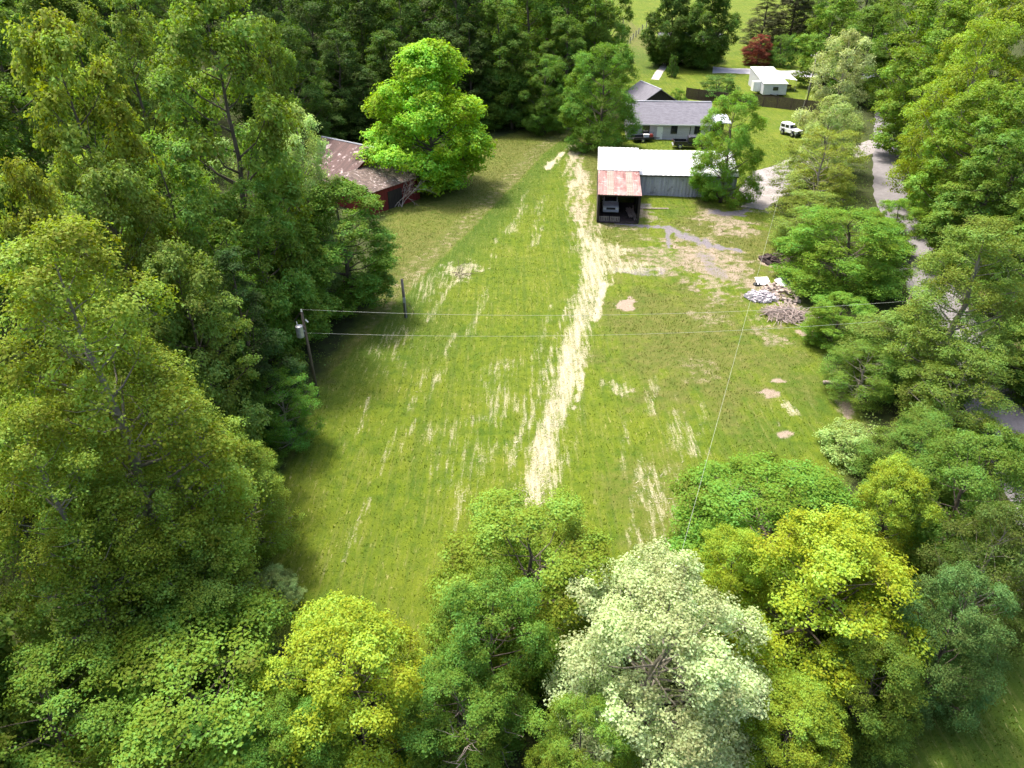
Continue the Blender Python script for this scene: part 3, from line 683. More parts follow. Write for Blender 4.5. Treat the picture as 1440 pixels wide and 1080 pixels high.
# roadside row, right of the field
tree('lacy', 0, 1200, 38, 42, 102.0, (.36, .40, .20), 'tall pale grey-green tree rising beside the road')
tree('lacy', 0, 1176, 130, 42, 93.0, (.27, .31, .13), 'pale green tree just below the tall pale one')
tree('walnut', 0, 1166, 178, 56, 84.0, (.21, .235, .06), 'spreading olive-yellow tree above the gravel drive')
tree('walnut', 1, 1150, 262, 55, 72.0, (.165, .205, .05), 'olive tree with dark stems beside the scrap heap')
tree('maple', 0, 1205, 285, 84, 62.0, (.13, .22, .022), 'bright green rounded tree beside the road, behind the brush pile')
tree('maple', 1, 1268, 276, 36, 70.0, (.14, .225, .024), 'small bright tree at the edge of the road')
tree('maple', 1, 1190, 412, 46, 51.0, (.14, .235, .03), 'small bright green tree behind the brush pile')
tree('walnut', 1, 1290, 425, 80, 45.0, (.14, .20, .055), 'spreading grey-green tree between the field and the road')
tree('walnut', 0, 1225, 480, 50, 43.0, (.125, .20, .04), 'low green tree at the right edge of the field')
tree('tulip', 0, 1395, 298, 85, 42.5, (.16, .21, .05), 'olive-green tree on the right edge beyond the road')
tree('walnut', 1, 1370, 480, 70, 37.5, (.12, .17, .035), 'olive spreading tree on the right side near the road')
tree('maple', 0, 1310, 575, 70, 32.0, (.10, .165, .028), 'green tree below the spreading grey-green tree')
# hillside right of the road
R_ = 'trees on the bank right of the road'
rb = [(1366, 60, 56, 96, (.17, .235, .026)), (1395, 20, 60, 84, (.20, .255, .026)), (1372, 130, 46, 86, (.19, .25, .028)), (1400, 110, 60, 76, (.155, .225, .026)), (1374, 190, 46, 78, (.155, .215, .036)),
      (1420, 180, 56, 66, (.10, .165, .026)), (1392, 230, 48, 66, (.14, .205, .03)), (1332, 20, 46, 118, (.13, .20, .026)), (1350, -30, 60, 110, (.15, .215, .026)), (1430, -20, 60, 92, (.20, .25, .028)),
      (1312, -40, 50, 140, (.10, .155, .026)), (1330, -70, 60, 150, (.12, .17, .026)), (1230, -50, 46, 185, (.13, .19, .03)), (1170, -60, 40, 220, (.12, .18, .03)), (1480, 100, 60, 70, (.13, .2, .03)), (1500, 260, 70, 56, (.12, .18, .03)),
      (1500, 0, 60, 85, (.14, .2, .03)), (1480, 450, 70, 44, (.11, .17, .03)), (1510, 600, 70, 34, (.1, .17, .03)), (1345, 85, 34, 102, (.09, .14, .024))]
for i, (cx, ty, hw, D, c) in enumerate(rb):
    tree('walnut' if i % 3 == 1 else 'forest', i, cx, ty, hw, D, c, 'green tree crowded with others on the bank right of the road', group=R_)
# more of the same woods to the left and behind
for i, (x, y) in enumerate([(-34, 20), (-40, 30), (-46, 42), (-40, 54), (-52, 58), (-46, 70), (-58, 74), (-64, 88), (-60, 104), (-52, 118), (-66, 126), (-27, 8), (-22, 0), (-34, 6), (-56, 50), (-40, 78), (-36, 64), (-44, 100), (-34, 112), (-70, 110), (-22, 16), (-28, 31), (-25, 3)]):
    put_tree('forest', i, x + rng.uniform(-2, 2), y + rng.uniform(-2, 2), rng.uniform(17, 21), rng.uniform(4.5, 6), mixc((.13, .19, .04), (.08, .14, .03), rng.random()), 'green tree deep in the wood on the left hillside', group='trees deep in the wood on the left hillside')
for i in range(22):
    x = -62 + i * 4.0 + rng.uniform(-2, 2); y = 172 + (i % 3) * 14 + rng.uniform(-4, 4)
    put_tree('forest', i, min(x, 14), y, rng.uniform(18, 23), rng.uniform(5.5, 7), mixc(DARK, DEEP, rng.random()), 'tree on the wooded rise far behind the barn', group='trees on the wooded rise far behind the barn')

for i in range(30):
    x = -60 - (i % 5) * 13 + rng.uniform(-4, 4); y = 40 + (i // 5) * 30 + rng.uniform(-7, 7)
    put_tree('forest', i, x, y, rng.uniform(18, 22), rng.uniform(6.5, 8), mixc((.14, .19, .04), DEEP, rng.random()), 'green tree high on the wooded slope at far left', group='trees high on the wooded slope at far left')
for i in range(15):
    y = 100 + (i % 5) * 24 + rng.uniform(-5, 5); x = float(road_x(y)) + 34 + (i // 5) * 14 + rng.uniform(-4, 4)
    put_tree('forest', i, x, y, rng.uniform(16, 20), rng.uniform(6, 7.5), mixc((.15, .21, .03), DEEP, rng.random()), 'green tree high on the wooded slope at far right', group='trees high on the wooded slope at far right')

# undergrowth on the floor of the woods: one leafy mass
def undergrowth(n):
    x = rng.uniform(-48, 62, n); y = rng.uniform(8, 150, n)
    li = paint(x, y)[5]; rd = np.abs(x - road_x(y)) > 3.4
    barn = np.hypot(x + 20, y - 90) > 9
    k = (li > .6) & rd & barn & (rng.random(n) < .8 * fbm(x * .25, y * .25, 91) + .25); x, y = x[k], y[k]
    c = np.stack([x, y, terrain(x, y)], 1); hgt = .3 + 1.3 * fbm(x * .4, y * .4, 95)
    m = 22; kk = np.repeat(np.arange(len(c)), m)
    off = rng.normal(size=(len(kk), 3)) * np.array([.42, .42, .25]); off[:, 2] = np.abs(off[:, 2]) + rng.random(len(kk)) * hgt[kk] * .7
    pos = c[kk] + off; nr = unit(np.array([0, 0, .8]) + rng.normal(size=(len(kk), 3)) * .5)
    return leaf_quads(pos, nr, .15, rng), np.clip(.45 + rng.normal(0, .2, len(kk)), 0, 1)
v, tn = undergrowth(16000)
o = bpy.data.objects.new('undergrowth', np_mesh('undergrowth', v, np.arange(len(v)).reshape(-1, 4), M['leaf'], {'tint': ('FACE', tn)})); COL.objects.link(o)
o.color = (.10, .16, .03, 1); tag(o, 'low leafy undergrowth covering the floor of the woods', 'undergrowth', kind='stuff')

# ------------------------------------------------------------------ sheds by the field
def window(parent, c, wx, wz, axis='x', frame='white_paint'):
    """c = centre on the wall face; wall faces -y (axis x) or +x (axis y)"""
    f_ = MB(); t = .07
    for dx, dz, sx, sz in ((0, wz / 2, wx + t, t), (0, -wz / 2, wx + t, t), (-wx / 2, 0, t, wz - t), (wx / 2, 0, t, wz - t), (0, 0, .04, wz - t)):
        if axis == 'x': f_.box((c[0] + dx, c[1] - .03, c[2] + dz), (sx, .07, sz))
        else: f_.box((c[0] + .03, c[1] + dx, c[2] + dz), (.07, sx, sz))
    w_ = MB()
    if axis == 'x': w_.box((c[0], c[1] - .012, c[2]), (wx - t, .02, wz - t))
    else: w_.box((c[0] + .012, c[1], c[2]), (.02, wx - t, wz - t))
    wo = w_.build('window', M['glass'], parent); f_.build('frame', M[frame], wo); return wo

def long_shed():
    t = thing('metal_shed', 'long low metal shed with white roof and weathered grey sheet wall', 'shed', (14.9, 90.9, 0), R(-4))
    L, W = 13.6, 6.6
    b = MB()
    b.ribbed([(0, 0, 2.68), (L, 0, 2.68), (L, 0, 2.68), (0, 0, 2.68)], 2)
    wall = MB()                                     # ribbed front wall
    n = 60; vs, fs = [], []
    for i in range(n + 1):
        xx = L * i / n; yy = 0 if i % 2 else -.05
        vs += [(xx, yy, -.1), (xx, yy, 2.68)]
    for i in range(n): fs.append((2 * i, 2 * i + 2, 2 * i + 3, 2 * i + 1))
    wall.add(vs, fs)
    wall.box((L / 2, .10, 1.3), (L - .02, .12, 2.74))
    wall.build('front_wall', M['grey_metal'], t)
    side = MB()
    side.prism([(.17, -.1), (W, -.1), (W, 2.66), (W / 2 + .4, 4.02), (.17, 2.66)], L - .1, L - .02, 'x')
    side.prism([(.17, -.1), (W, -.1), (W, 2.66), (W / 2 + .4, 4.02), (.17, 2.66)], .02, .1, 'x')
    side.box((L / 2, W - .06, 1.28), (L - .24, .1, 2.74)); side.build('end_wall', M['grey_metal'], t)
    ry = W + .0
    r1 = MB().ribbed([(-.1, -.3, 2.72), (L + .25, -.3, 2.72), (L + .25, W - .1, 4.16), (-.1, W - .1, 4.16)], 22, .03, .05)
    r1.build('roof', M['white_metal'], t)
    MB().box((L / 2, -.27, 2.60), (L + .2, .03, .14)).build('fascia', M['dark_metal'], t)
    MB().box((3.0, W * .45, 3.52), (.12, 3.2, .12), rx=.225).build('roof_seam', M['pale_grey_paint'], t)
    side2 = MB(); side2.prism([(.17, 2.66), (W - .12, 2.66), (W - .12, 4.08), (.17, 2.70)], L - .1, L - .03, 'x'); side2.prism([(.17, 2.66), (W - .12, 2.66), (W - .12, 4.08), (.17, 2.70)], .03, .1, 'x')
    side2.box((L / 2, W - .17, 3.35), (L - .25, .08, 1.4)); side2.build('upper_wall', M['grey_metal'], t)
    return t
long_shed()

def open_shed():
    t = thing('open_shed', 'open-fronted timber shed with faded red roof in front of the metal shed', 'shed', (9.95, 80.6, 0), R(-6))
    W, D1, D2 = 4.75, 7.6, 16.4
    zf, zm, zb = 3.42, 3.98, 4.55
    z = lambda y: zf + (zb - zf) * y / D2
    xs = [-.12, .95, 1.75, 3.2, 3.95, W + .1]
    for i in range(5):
        pale = i in (1, 3)
        q = [(xs[i] + .004, -.5, z(-.5)), (xs[i + 1] - .004, -.5, z(-.5)), (xs[i + 1] - .004, D1, z(D1)), (xs[i] + .004, D1, z(D1))]
        o_ = MB().ribbed(q, 3, .03, .04).build('roof_panel', M['faded_roof' if pale else 'red_roof'], t)
        o_['label'] = 'pale faded roof panel' if pale else 'rusty red roof panel'
    for i in range(9):                              # laps across the pale panels
        pass
    MB().ribbed([(-.2, D1 - .15, z(D1) + .07), (W + .35, D1 - .15, z(D1) + .07), (W + .35, D2, z(D2) + .07), (-.2, D2, z(D2) + .07)], 10, .03, .05).build('roof', M['aged_white_metal'], t)
    pts = [(.08, .0), (W - .08, .0), (W * .5, .0), (.08, 3.6), (W - .08, 3.6), (.08, 7.2), (W - .08, 7.2)]
    for x, y in pts:
        if (x, y) == (W * .5, 0.0): continue
        MB().box((x, y, (z(y) - .1) / 2 - .05), (.2, .2, z(y) - .1)).build('post', M['dark_wood'], t)
    bm = MB()
    bm.box((W / 2, -.02, z(0) - .22), (W + .1, .12, .24)); bm.box((W / 2, D1 - .3, z(D1) - .24), (W - .25, .12, .22))
    for k in range(5): bm.box((xs[k + 1] - .02 if k < 4 else .3, D1 / 2 - .1, z(D1 / 2) - .11), (.07, D1 - .5, .12), rx=atan2(zb - zf, D2))
    bm.build('beam', M['dark_wood'], t)
    def plank_wall(name, x, y0, y1, mat):
        b = MB(); n = int((y1 - y0) / .24)
        for k in range(n):
            y = y0 + (k + .5) * (y1 - y0) / n; h = z(y) - .16
            b.box((x + random.uniform(-.01, .01), y, h / 2 - .05), (.035, (y1 - y0) / n - .02, h))
        b.build(name, mat, t)
    plank_wall('side_wall', -.06, .12, D2 - .1, M['weathered_wood']); plank_wall('side_wall', W + .06, .12, D2 - .1, M['dark_wood'])
    b = MB()
    for k in range(20): b.box((.2 + k * (W - .3) / 20 + .1, D2 - .3, 2.1), ((W - .3) / 20 - .02, .04, 4.3))
    b.build('back_wall', M['dark_wood'], t)
    MB().box((W / 2, 3.7, .015), (W - .3, 7.6, .05)).build('floor', M['charred'], t)
    return t
open_shed()
def pallet(x, y, rz, tilt, label, z=0):
    t = thing('pallet', label, 'pallet', (x, y, z), rz)
    b = MB()
    for k in range(6): b.box((-.5 + k * .2, 0, .11), (.12, 1.2, .022))
    for k in range(3): b.box((-.5 + .5 * k, -.0, .075), (.09, 1.2, .045)) if False else b.box((0, -.52 + .52 * k, .055), (1.15, .09, .085))
    for k in range(3): b.box((-.5 + k * .5, 0, .008), (.12, 1.2, .016))
    b.build('boards', M['weathered_wood'], t); t.rotation_euler = (tilt, 0, rz); return t
pallet(10.75, 80.85, -.1, R(78), 'weathered timber pallet standing upright at the open front of the shed, the left one', .0)
pallet(12.0, 80.7, -.12, R(80), 'weathered timber pallet standing upright at the open front of the shed, the right one', .0)
def lumber(x, y, z, label):
    t = thing('lumber_stack', label, 'lumber', (x, y, z)); b = MB()
    for k in range(26):
        b.box((random.uniform(-.35, .35), random.uniform(-.3, .3), .06 + (k // 5) * .13), (.14, random.uniform(2.0, 3.2), .05), rz=random.uniform(-.12, .12), rx=random.uniform(-.03, .03))
    b.build('planks', M['dead_wood'], t); return t
lumber(14.2, 82.8, 0, 'untidy stack of boards inside the right side of the open shed')
t = thing('plank', 'long pale plank lying on the grass right of the open shed', 'plank', (17.4, 85.4, 0)); MB().box((0, 0, .05), (3.6, .22, .06), rz=-.03).build('board', M['dead_wood'], t)

# ------------------------------------------------------------------ vehicles (x forward, z up)
def wheels(t, xs, half, r, wd=.24):
    for x in xs:
        for s in (-1, 1):
            w_ = MB().tube([(x, s * half - wd / 2, r), (x, s * half - wd / 2 + .03, r), (x, s * half + wd / 2 - .03, r), (x, s * half + wd / 2, r)], [r * .9, r, r, r * .9], 18).build('wheel', M['rubber'], t)
            MB().tube([(x, s * (half + wd / 2 - .01), r), (x, s * (half + wd / 2 + .015), r)], [r * .62, r * .5], 12).build('rim', M['rim'], w_)
def pickup(label, loc, rz, paint_, roof_mat=None):
    t = thing('pickup_truck', label, 'pickup truck', loc, rz); m = M[paint_]
    b = MB()
    b.prism([(2.85, .45), (2.95, .6), (2.92, .95), (2.8, 1.08), (1.35, 1.18), (1.25, .98), (-.75, .98), (-.75, .42), (1.35, .42), (1.5, .75), (2.2, .75), (2.35, .45)][::-1], -.93, .93)
    b.build('body', m, t, .05)
    c = MB(); c.prism([(1.30, 1.16), (.62, 1.82), (.4, 1.88), (-.45, 1.88), (-.68, 1.80), (-.74, 1.0), (1.28, 1.0)][::-1], -.82, .82); c.build('cab', roof_mat or m, t, .06)
    bd = MB()
    for s in (-1, 1): bd.prism([(-.78, .45), (-1.35, .45), (-1.5, .78), (-2.25, .78), (-2.4, .45), (-2.85, .5), (-2.88, 1.2), (-.78, 1.2)], s * .93 - .05 * s - .05, s * .93 - .05 * s + .05)
    bd.box((-1.83, 0, .68), (2.08, 1.74, .06)); bd.box((-.83, 0, .92), (.07, 1.72, .5)); bd.build('bed', m, t)
    MB().box((-2.84, 0, .92), (.07, 1.72, .5)).build('tailgate', m, t)
    g = MB(); g.box((.985, 0, 1.50), (.03, 1.44, .78), ry=-R(46)); g.build('windscreen', M['glass'], t)
    for s in (-1, 1): MB().prism([(1.0, 1.22), (.52, 1.72), (-.58, 1.72), (-.64, 1.22)][::-1], s * .825 - .01, s * .825 + .01).build('side_window', M['glass'], t)
    MB().box((-.725, 0, 1.45), (.03, 1.3, .42), ry=R(-6)).build('rear_window', M['glass'], t)
    for s in (-1, 1):
        MB().box((2.92, s * .72, .86), (.05, .34, .17)).build('headlight', M['lamp'], t); MB().box((-2.885, s * .83, .95), (.04, .14, .34)).build('tail_light', M['tail_lamp'], t)
        MB().box((.92, s * 1.0, 1.22), (.12, .2, .16)).build('mirror', M['dark_metal'], t)
    MB().box((2.95, 0, .86), (.04, 1.06, .26)).build('grille', M['dark_metal'], t)
    MB().box((3.0, 0, .55), (.14, 1.86, .2)).build('bumper', M['galvanised'], t, .03); MB().box((-2.98, 0, .55), (.14, 1.8, .2)).build('bumper', M['galvanised'], t, .03)
    wheels(t, (1.85, -1.88), .80, .39); return t
bx, by = G(971, 208)
pickup('black pickup truck parked in front of the grey house', (bx + .1, by - .1, gz(bx, by)), R(-5), 'black_paint')
pickup('white pickup truck parked nose out inside the open shed', (12.0, 85.6, .05), R(-95), 'pale_grey_paint')
def jeep(label, loc, rz):
    t = thing('jeep', label, 'jeep', loc, rz); m = M['white_paint']
    MB().prism([(1.95, .55), (1.95, 1.05), (.55, 1.15), (.5, 1.08), (-1.85, 1.08), (-1.9, .5), (-1.5, .5), (-1.35, .8), (-.75, .8), (-.6, .5), (.8, .5), (.95, .8), (1.55, .8), (1.7, .55)][::-1], -.78, .78).build('body', m, t, .04)
    MB().prism([(.5, 1.07), (.25, 1.78), (-1.82, 1.80), (-1.87, 1.07)], -.74, .74).build('hard_top', m, t, .05)
    MB().box((.405, 0, 1.45), (.03, 1.3, .5), ry=-R(20)).build('windscreen', M['glass'], t)
    for s in (-1, 1):
        MB().box((-.25, s * .748, 1.45), (.75, .02, .44)).build('side_window', M['glass'], t); MB().box((-1.25, s * .748, 1.45), (.85, .02, .44)).build('side_window', M['glass'], t)
        MB().box((1.35, s * .86, .98), (1.0, .24, .06)).build('fender', M['black_paint'], t); MB().box((-1.05, s * .86, .98), (.9, .24, .06)).build('fender', M['black_paint'], t)
        MB().tube([(1.95, s * .52, .86), (1.99, s * .52, .86)], .12, 12).build('headlight', M['lamp'], t)
    MB().box((1.965, 0, .84), (.03, .7, .34)).build('grille', M['dark_metal'], t)
    MB().box((2.1, 0, .58), (.2, 1.7, .2)).build('bumper', M['black_paint'], t, .02)
    s_ = MB().tube([(-2.12, 0, 1.05), (-1.9, 0, 1.05)], .37, 16).build('spare_wheel', M['rubber'], t)
    MB().box((-1.2, 0, 1.86), (1.2, 1.2, .06)).build('roof_rack', m, t)
    wheels(t, (1.25, -1.05), .80, .40, .26); return t
jx, jy = G(1111, 190)
jeep('white boxy off-road vehicle with black bumper parked on the lawn below the brown fence', (jx, jy, gz(jx, jy)), R(-66))
def side_by_side(label, loc, rz):
    t = thing('utility_vehicle', label, 'utility vehicle', loc, rz)
    MB().prism([(1.4, .4), (1.4, .75), (.7, .95), (.55, .6), (-.4, .6), (-.5, .95), (-1.4, .95), (-1.4, .4)][::-1], -.62, .62).build('body', M['black_paint'], t, .04)
    MB().prism([(1.45, .5), (1.45, .78), (.8, .98), (.8, .5)][::-1], -.4, .4).build('hood', M['blue_plastic'], t)
    MB().box((-.15, 0, 1.92), (1.4, 1.3, .06)).build('roof', M['dark_metal'], t)
    c = MB()
    for s in (-1, 1): c.tube([(.75, s * .58, .9), (.45, s * .58, 1.9), (-.75, s * .58, 1.9), (-.9, s * .58, .9)], .03, 6)
    c.build('roll_cage', M['dark_metal'], t); MB().box((-.2, 0, .75), (.5, 1.1, .2)).box((-.45, 0, 1.1), (.14, 1.1, .55)).build('seat', M['rubber'], t)
    wheels(t, (.95, -.95), .62, .34, .24); return t
ux, uy = G(886, 88)
side_by_side('small dark utility vehicle with blue nose at the top of the long lawn', (ux, uy, gz(ux, uy)), R(-105))
def trailer(label, loc, rz):
    t = thing('trailer', label, 'trailer', loc, rz)
    MB().box((0, 0, .55), (3.4, 1.8, .08)).box((0, .88, .72), (3.4, .05, .26)).box((0, -.88, .72), (3.4, .05, .26)).build('deck', M['dark_metal'], t)
    MB().tube([(1.7, .5, .5), (2.9, 0, .48)], .05, 6).tube([(1.7, -.5, .5), (2.9, 0, .48)], .05, 6).build('tongue', M['dark_metal'], t)
    wheels(t, (-.2,), 1.02, .33, .2); return t
tx, ty_ = G(903, 199)
trailer('low dark flat trailer by the grey house, half under the tree', (tx, ty_, gz(tx, ty_)), R(8))
t = thing('tote', 'white lidded tote on the flat trailer', 'tote', (tx + .6, ty_ + .1, .6), .1); MB().prism([(-.4, .0), (.4, 0), (.45, .42), (-.45, .42)], -.3, .3).build('tub', M['white_paint'], t, .03); MB().box((0, 0, .45), (.96, .68, .06)).build('lid', M['white_paint'], t, .02)
t = thing('fuel_can', 'red plastic can on the flat trailer beside the white tote', 'can', (tx + 1.45, ty_ - .1, .6)); MB().prism([(-.25, 0), (.25, 0), (.25, .4), (.05, .55), (-.25, .55)], -.2, .2).build('can', M['red_plastic'], t, .03); MB().tube([(.1, 0, .5), (.32, 0, .75)], .035, 8).build('spout', M['dark_metal'], t)

# ------------------------------------------------------------------ houses
def house():
    x0, y0 = 19.0, 121.5
    t = thing('house', 'single-storey house with pale siding and grey gable roof behind the metal shed', 'house', (x0, y0, gz(25, 121)), R(-4))
    L, W, e, rz_ = 13.4, 8.2, 2.65, 5.2
    MB().prism([(0, -.3), (W, -.3), (W, e), (W / 2, rz_ - .1), (0, e)], 0, L, 'x').build('wall', M['siding'], t)
    for k, q in enumerate(([(-.35, -.45, e - .16), (L + .45, -.45, e - .16), (L + .45, W / 2, rz_ + .06), (-.35, W / 2, rz_ + .06)], [(L + .45, W + .45, e - .16), (-.35, W + .45, e - .16), (-.35, W / 2, rz_ + .06), (L + .45, W / 2, rz_ + .06)])):
        MB().slab(q, .12).build('roof', M['shingle'], t)
    MB().box((L / 2 + .05, -.47, e - .24), (L + .7, .03, .16)).build('fascia', M['white_paint'], t)
    MB().box((L / 2 + .05, W / 2, rz_ + .07), (L + .6, .3, .05)).build('ridge_cap', M['pale_grey_paint'], t)
    for x in (7.6, 11.4): window(t, (x, 0, 1.62), 1.0, 1.25, 'x', 'dark_metal')
    window(t, (3.0, 0, 1.6), 1.2, 1.2, 'x', 'dark_metal')
    d = MB().box((10.2, -.03, 1.0), (.1, .06, 2.2)).build('downpipe', M['dark_metal'], t)
    d = MB().box((5.3, -.03, 1.03), (.95, .06, 2.06)).build('door', M['white_paint'], t); MB().box((5.65, -.09, 1.0), (.05, .06, .12)).build('handle', M['dark_metal'], d)
    w_ = MB().slab([(L + .5, 1.2, 2.5), (L + 3.6, 1.2, 2.5), (L + 3.6, 6.5, 2.95), (L + .5, 6.5, 2.95)], .1).build('carport_roof', M['pale_grey_paint'], t)
    for y in (1.4, 6.3): MB().box((L + 3.4, y, 1.15), (.12, .12, 2.55 if y < 2 else 3.2)).build('carport_post', M['dark_metal'], t)
    MB().box((L + 2, 6.6, 1.2), (3.0, .1, 2.6)).build('carport_wall', M['dark_wood'], t)
house()
def outbuilding():
    x, y = 26.0, 143.0
    t = thing('outbuilding', 'small grey-roofed outbuilding just behind the grey house', 'outbuilding', (x, y, gz(x, y)), R(14))
    L, W, e, h = 9.0, 6.6, 2.7, 4.7
    MB().prism([(-W / 2, -.3), (W / 2, -.3), (W / 2, e), (0, h), (-W / 2, e)], -L / 2, L / 2).build('wall', M['dark_wood'], t)
    MB().slab([(-W / 2 - .4, -L / 2 - .4, e - .15), (0, -L / 2 - .4, h + .12), (0, L / 2 + .4, h + .12), (-W / 2 - .4, L / 2 + .4, e - .15)], .12).build('roof', M['shingle'], t)
    MB().slab([(0, -L / 2 - .4, h + .12), (W / 2 + .4, -L / 2 - .4, e - .15), (W / 2 + .4, L / 2 + .4, e - .15), (0, L / 2 + .4, h + .12)], .12).build('roof', M['shingle'], t)
    MB().box((0, 0, h + .14), (.22, L + .8, .05)).build('ridge_cap', M['pale_grey_paint'], t)
    window(t, (0, -L / 2, 1.6), .9, 1.0)
outbuilding()
def far_house():
    x, y = 44.5, 197.0
    t = thing('house', 'dark house with grey roof half hidden behind two tall dark trees', 'house', (x, y, gz(x, y)), R(-6))
    L, W, e, h = 15, 9, 3.0, 6.0
    MB().prism([(-W / 2, -.5), (W / 2, -.5), (W / 2, e), (0, h), (-W / 2, e)], -L / 2, L / 2, 'x').build('wall', M['dark_wood'], t)
    for s in (-1, 1):
        q = [(-L / 2 - .4, s * (W / 2 + .5), e - .2), (L / 2 + .4, s * (W / 2 + .5), e - .2), (L / 2 + .4, 0, h + .1), (-L / 2 - .4, 0, h + .1)]
        MB().slab(q if s < 0 else q[::-1], .14).build('roof', M['shingle'], t)
    for x_ in (-5, -1.5, 2, 5.5): window(t, (x_, -W / 2, 1.6), 1.0, 1.2)
    d = MB().box((.2, -W / 2 - .03, 1.0), (.95, .07, 2.05)).build('door', M['white_paint'], t); MB().box((.55, -W / 2 - .1, 1.0), (.05, .07, .12)).build('handle', M['dark_metal'], d)
    MB().box((-2, -W / 2 - 1.6, .25), (9, 2.9, .14)).build('deck', M['weathered_wood'], t)
    for k in range(6): MB().box((-6.3 + k * 1.72, -W / 2 - 3.0, .6), (.1, .1, 1.3)).build('deck_post', M['weathered_wood'], t)
    MB().box((4.5, 1.8, h - .2), (.8, .8, 2.2)).build('chimney', M['rubble'], t)
far_house()
def camper():
    x, y = 54.4, 157.0
    t = thing('camper_trailer', 'white camper trailer with awning parked behind the brown fence', 'camper', (x, y, gz(x, y)), R(-1))
    W, L = 4.8, 11.5
    MB().prism([(0, .35), (L, .35), (L, 4.0), (0, 2.45)], -W / 2, W / 2, 'x').build('body', M['pale_grey_paint'], t, .08)
    MB().slab([(-W / 2 - .12, -.15, 2.55), (W / 2 + .12, -.15, 2.55), (W / 2 + .12, L + .1, 4.15), (-W / 2 - .12, L + .1, 4.15)], .1).build('roof', M['white_paint'], t)
    window(t, (.1, 0, 1.55), 1.0, .6, 'x', 'dark_metal')
    MB().box((-W / 2 - .75, 3.0, 1.6), (1.5, 1.6, 1.9)).build('slide_out', M['white_paint'], t, .05)
    MB().slab([(W / 2 + .12, 4.5, 2.9), (W / 2 + 3.4, 4.5, 2.5), (W / 2 + 3.4, 9.0, 2.9), (W / 2 + .12, 9.0, 3.3)], .06).build('awning', M['white_paint'], t)
    for y_ in (4.6, 8.9): MB().tube([(W / 2 + 3.3, y_, -.1), (W / 2 + 3.3, y_, 2.5)], .035, 6).build('awning_pole', M['galvanised'], t)
    d = MB().box((W / 2 + .02, 5.8, 1.35), (.06, .7, 1.8)).build('door', M['white_paint'], t); MB().box((W / 2 + .07, 5.55, 1.3), (.05, .08, .1)).build('handle', M['dark_metal'], d)
    wheels(t, (), 0, .3)
    for y_ in (5, 6):
        for s in (-1, 1):
            w_ = MB().tube([(s * W / 2 - .12, y_, .36), (s * W / 2 + .12, y_, .36)], .36, 16).build('wheel', M['rubber'], t); MB().tube([(s * (W / 2 + .11), y_, .36), (s * (W / 2 + .14), y_, .36)], .2, 10).build('rim', M['rim'], w_)
    MB().tube([(-.8, 0, .45), (0, -1.3, .45)], .06, 6).tube([(.8, 0, .45), (0, -1.3, .45)], .06, 6).build('hitch', M['dark_metal'], t)
camper()
t = thing('bench', 'brown timber bench under the awning beside the white camper', 'bench', (59.2, 163.5, gz(59, 163))); MB().box((0, 0, .45), (1.8, .4, .06)).build('seat', M['brown_fence'], t); MB().box((0, .2, .75), (1.8, .06, .4)).build('backrest', M['brown_fence'], t)
for s in (-1, 1): MB().box((s * .75, 0, .2), (.08, .38, .46)).build('leg', M['brown_fence'], t)

def barn():
    x, y = -17.0, 90.6
    t = thing('barn', 'old red barn with rusty metal roof half hidden by trees', 'barn', (x, y, 0), atan2(-.59, .81))
    L, W, e, h = 9.6, 6.0, 3.0, 6.0
    MB().prism([(-W, -.2), (W, -.2), (W, e), (0, h - .1), (-W, e)], -L, -.02, 'x').build('wall', M['red_wall'], t)
    MB().ribbed([(-L - .3, -W - .5, e - .22), (.2, -W - .5, e - .22), (.2, 0, h + .03), (-L - .3, 0, h + .03)], 16, .03, .05).build('roof', M['rusty_roof'], t)
    MB().ribbed([(.2, W + .5, e - .22), (-L - .3, W + .5, e - .22), (-L - .3, 0, h + .03), (.2, 0, h + .03)], 16, .03, .05).build('roof', M['rusty_roof'], t)
    MB().tube([(-L - .3, 0, h + .06), (.2, 0, h + .06)], .11, 6).build('ridge_cap', M['galvanised'], t)
    lt = MB(); lt.prism([(0, -.2), (4.9, -.2), (4.9, 2.78), (0, 4.05)], -W + .05, 2.2).build('lean_to_wall', M['red_wall'], t)
    MB().ribbed([(0.02, -W - .35, 4.2), (0.02, 2.6, 4.2), (5.3, 2.6, 2.86), (5.3, -W - .35, 2.86)], 14, .03, .05).build('lean_to_roof', M['debris_roof'], t)
    MB().box((2.6, 2.64, 3.6), (5.4, .16, .06), ry=R(14.2)).build('edge_trim', M['galvanised'], t)
    d = MB(); d.box((4.93, -2.2, 1.05), (.06, 2.4, 2.3)); d = d.build('door', M['dark_wood'], t); MB().box((4.98, -1.2, 1.05), (.05, .08, .25)).build('handle', M['dark_metal'], d)
    return t
barn()
def dead_branch(name, label, cat, loc, n, size, seed, lean=(0, 0), upright=.6, mat='dead_wood'):
    r = random.Random(seed); t = thing(name, label, cat, loc); b = MB()
    def grow(p, d, L, rad, lv):
        pts, rs = [p], [rad]
        for k in range(4):
            d = tuple(a + r.uniform(-.18, .18) for a in d); q = math.sqrt(sum(a * a for a in d)); d = tuple(a / q for a in d)
            p = tuple(a + c * L / 4 for a, c in zip(p, d)); p = (p[0], p[1], max(.03, p[2])); pts.append(p); rs.append(rad * (1 - .2 * (k + 1)))
            if lv > 0 and k > 0:
                for _ in range(2): grow(p, tuple(a + r.uniform(-.9, .9) for a in d), L * .55, rad * .45, lv - 1)
        b.tube(pts, rs, 5)
    for k in range(n):
        a = r.uniform(0, 6.28); grow((r.uniform(-.5, .5), r.uniform(-.5, .5), .05), (cos(a) * (1 - upright) + lean[0], sin(a) * (1 - upright) + lean[1], upright), size * r.uniform(.7, 1.1), size * .022, 2)
    b.build('branches', M[mat], t); return t
dx, dy = G(560, 290)
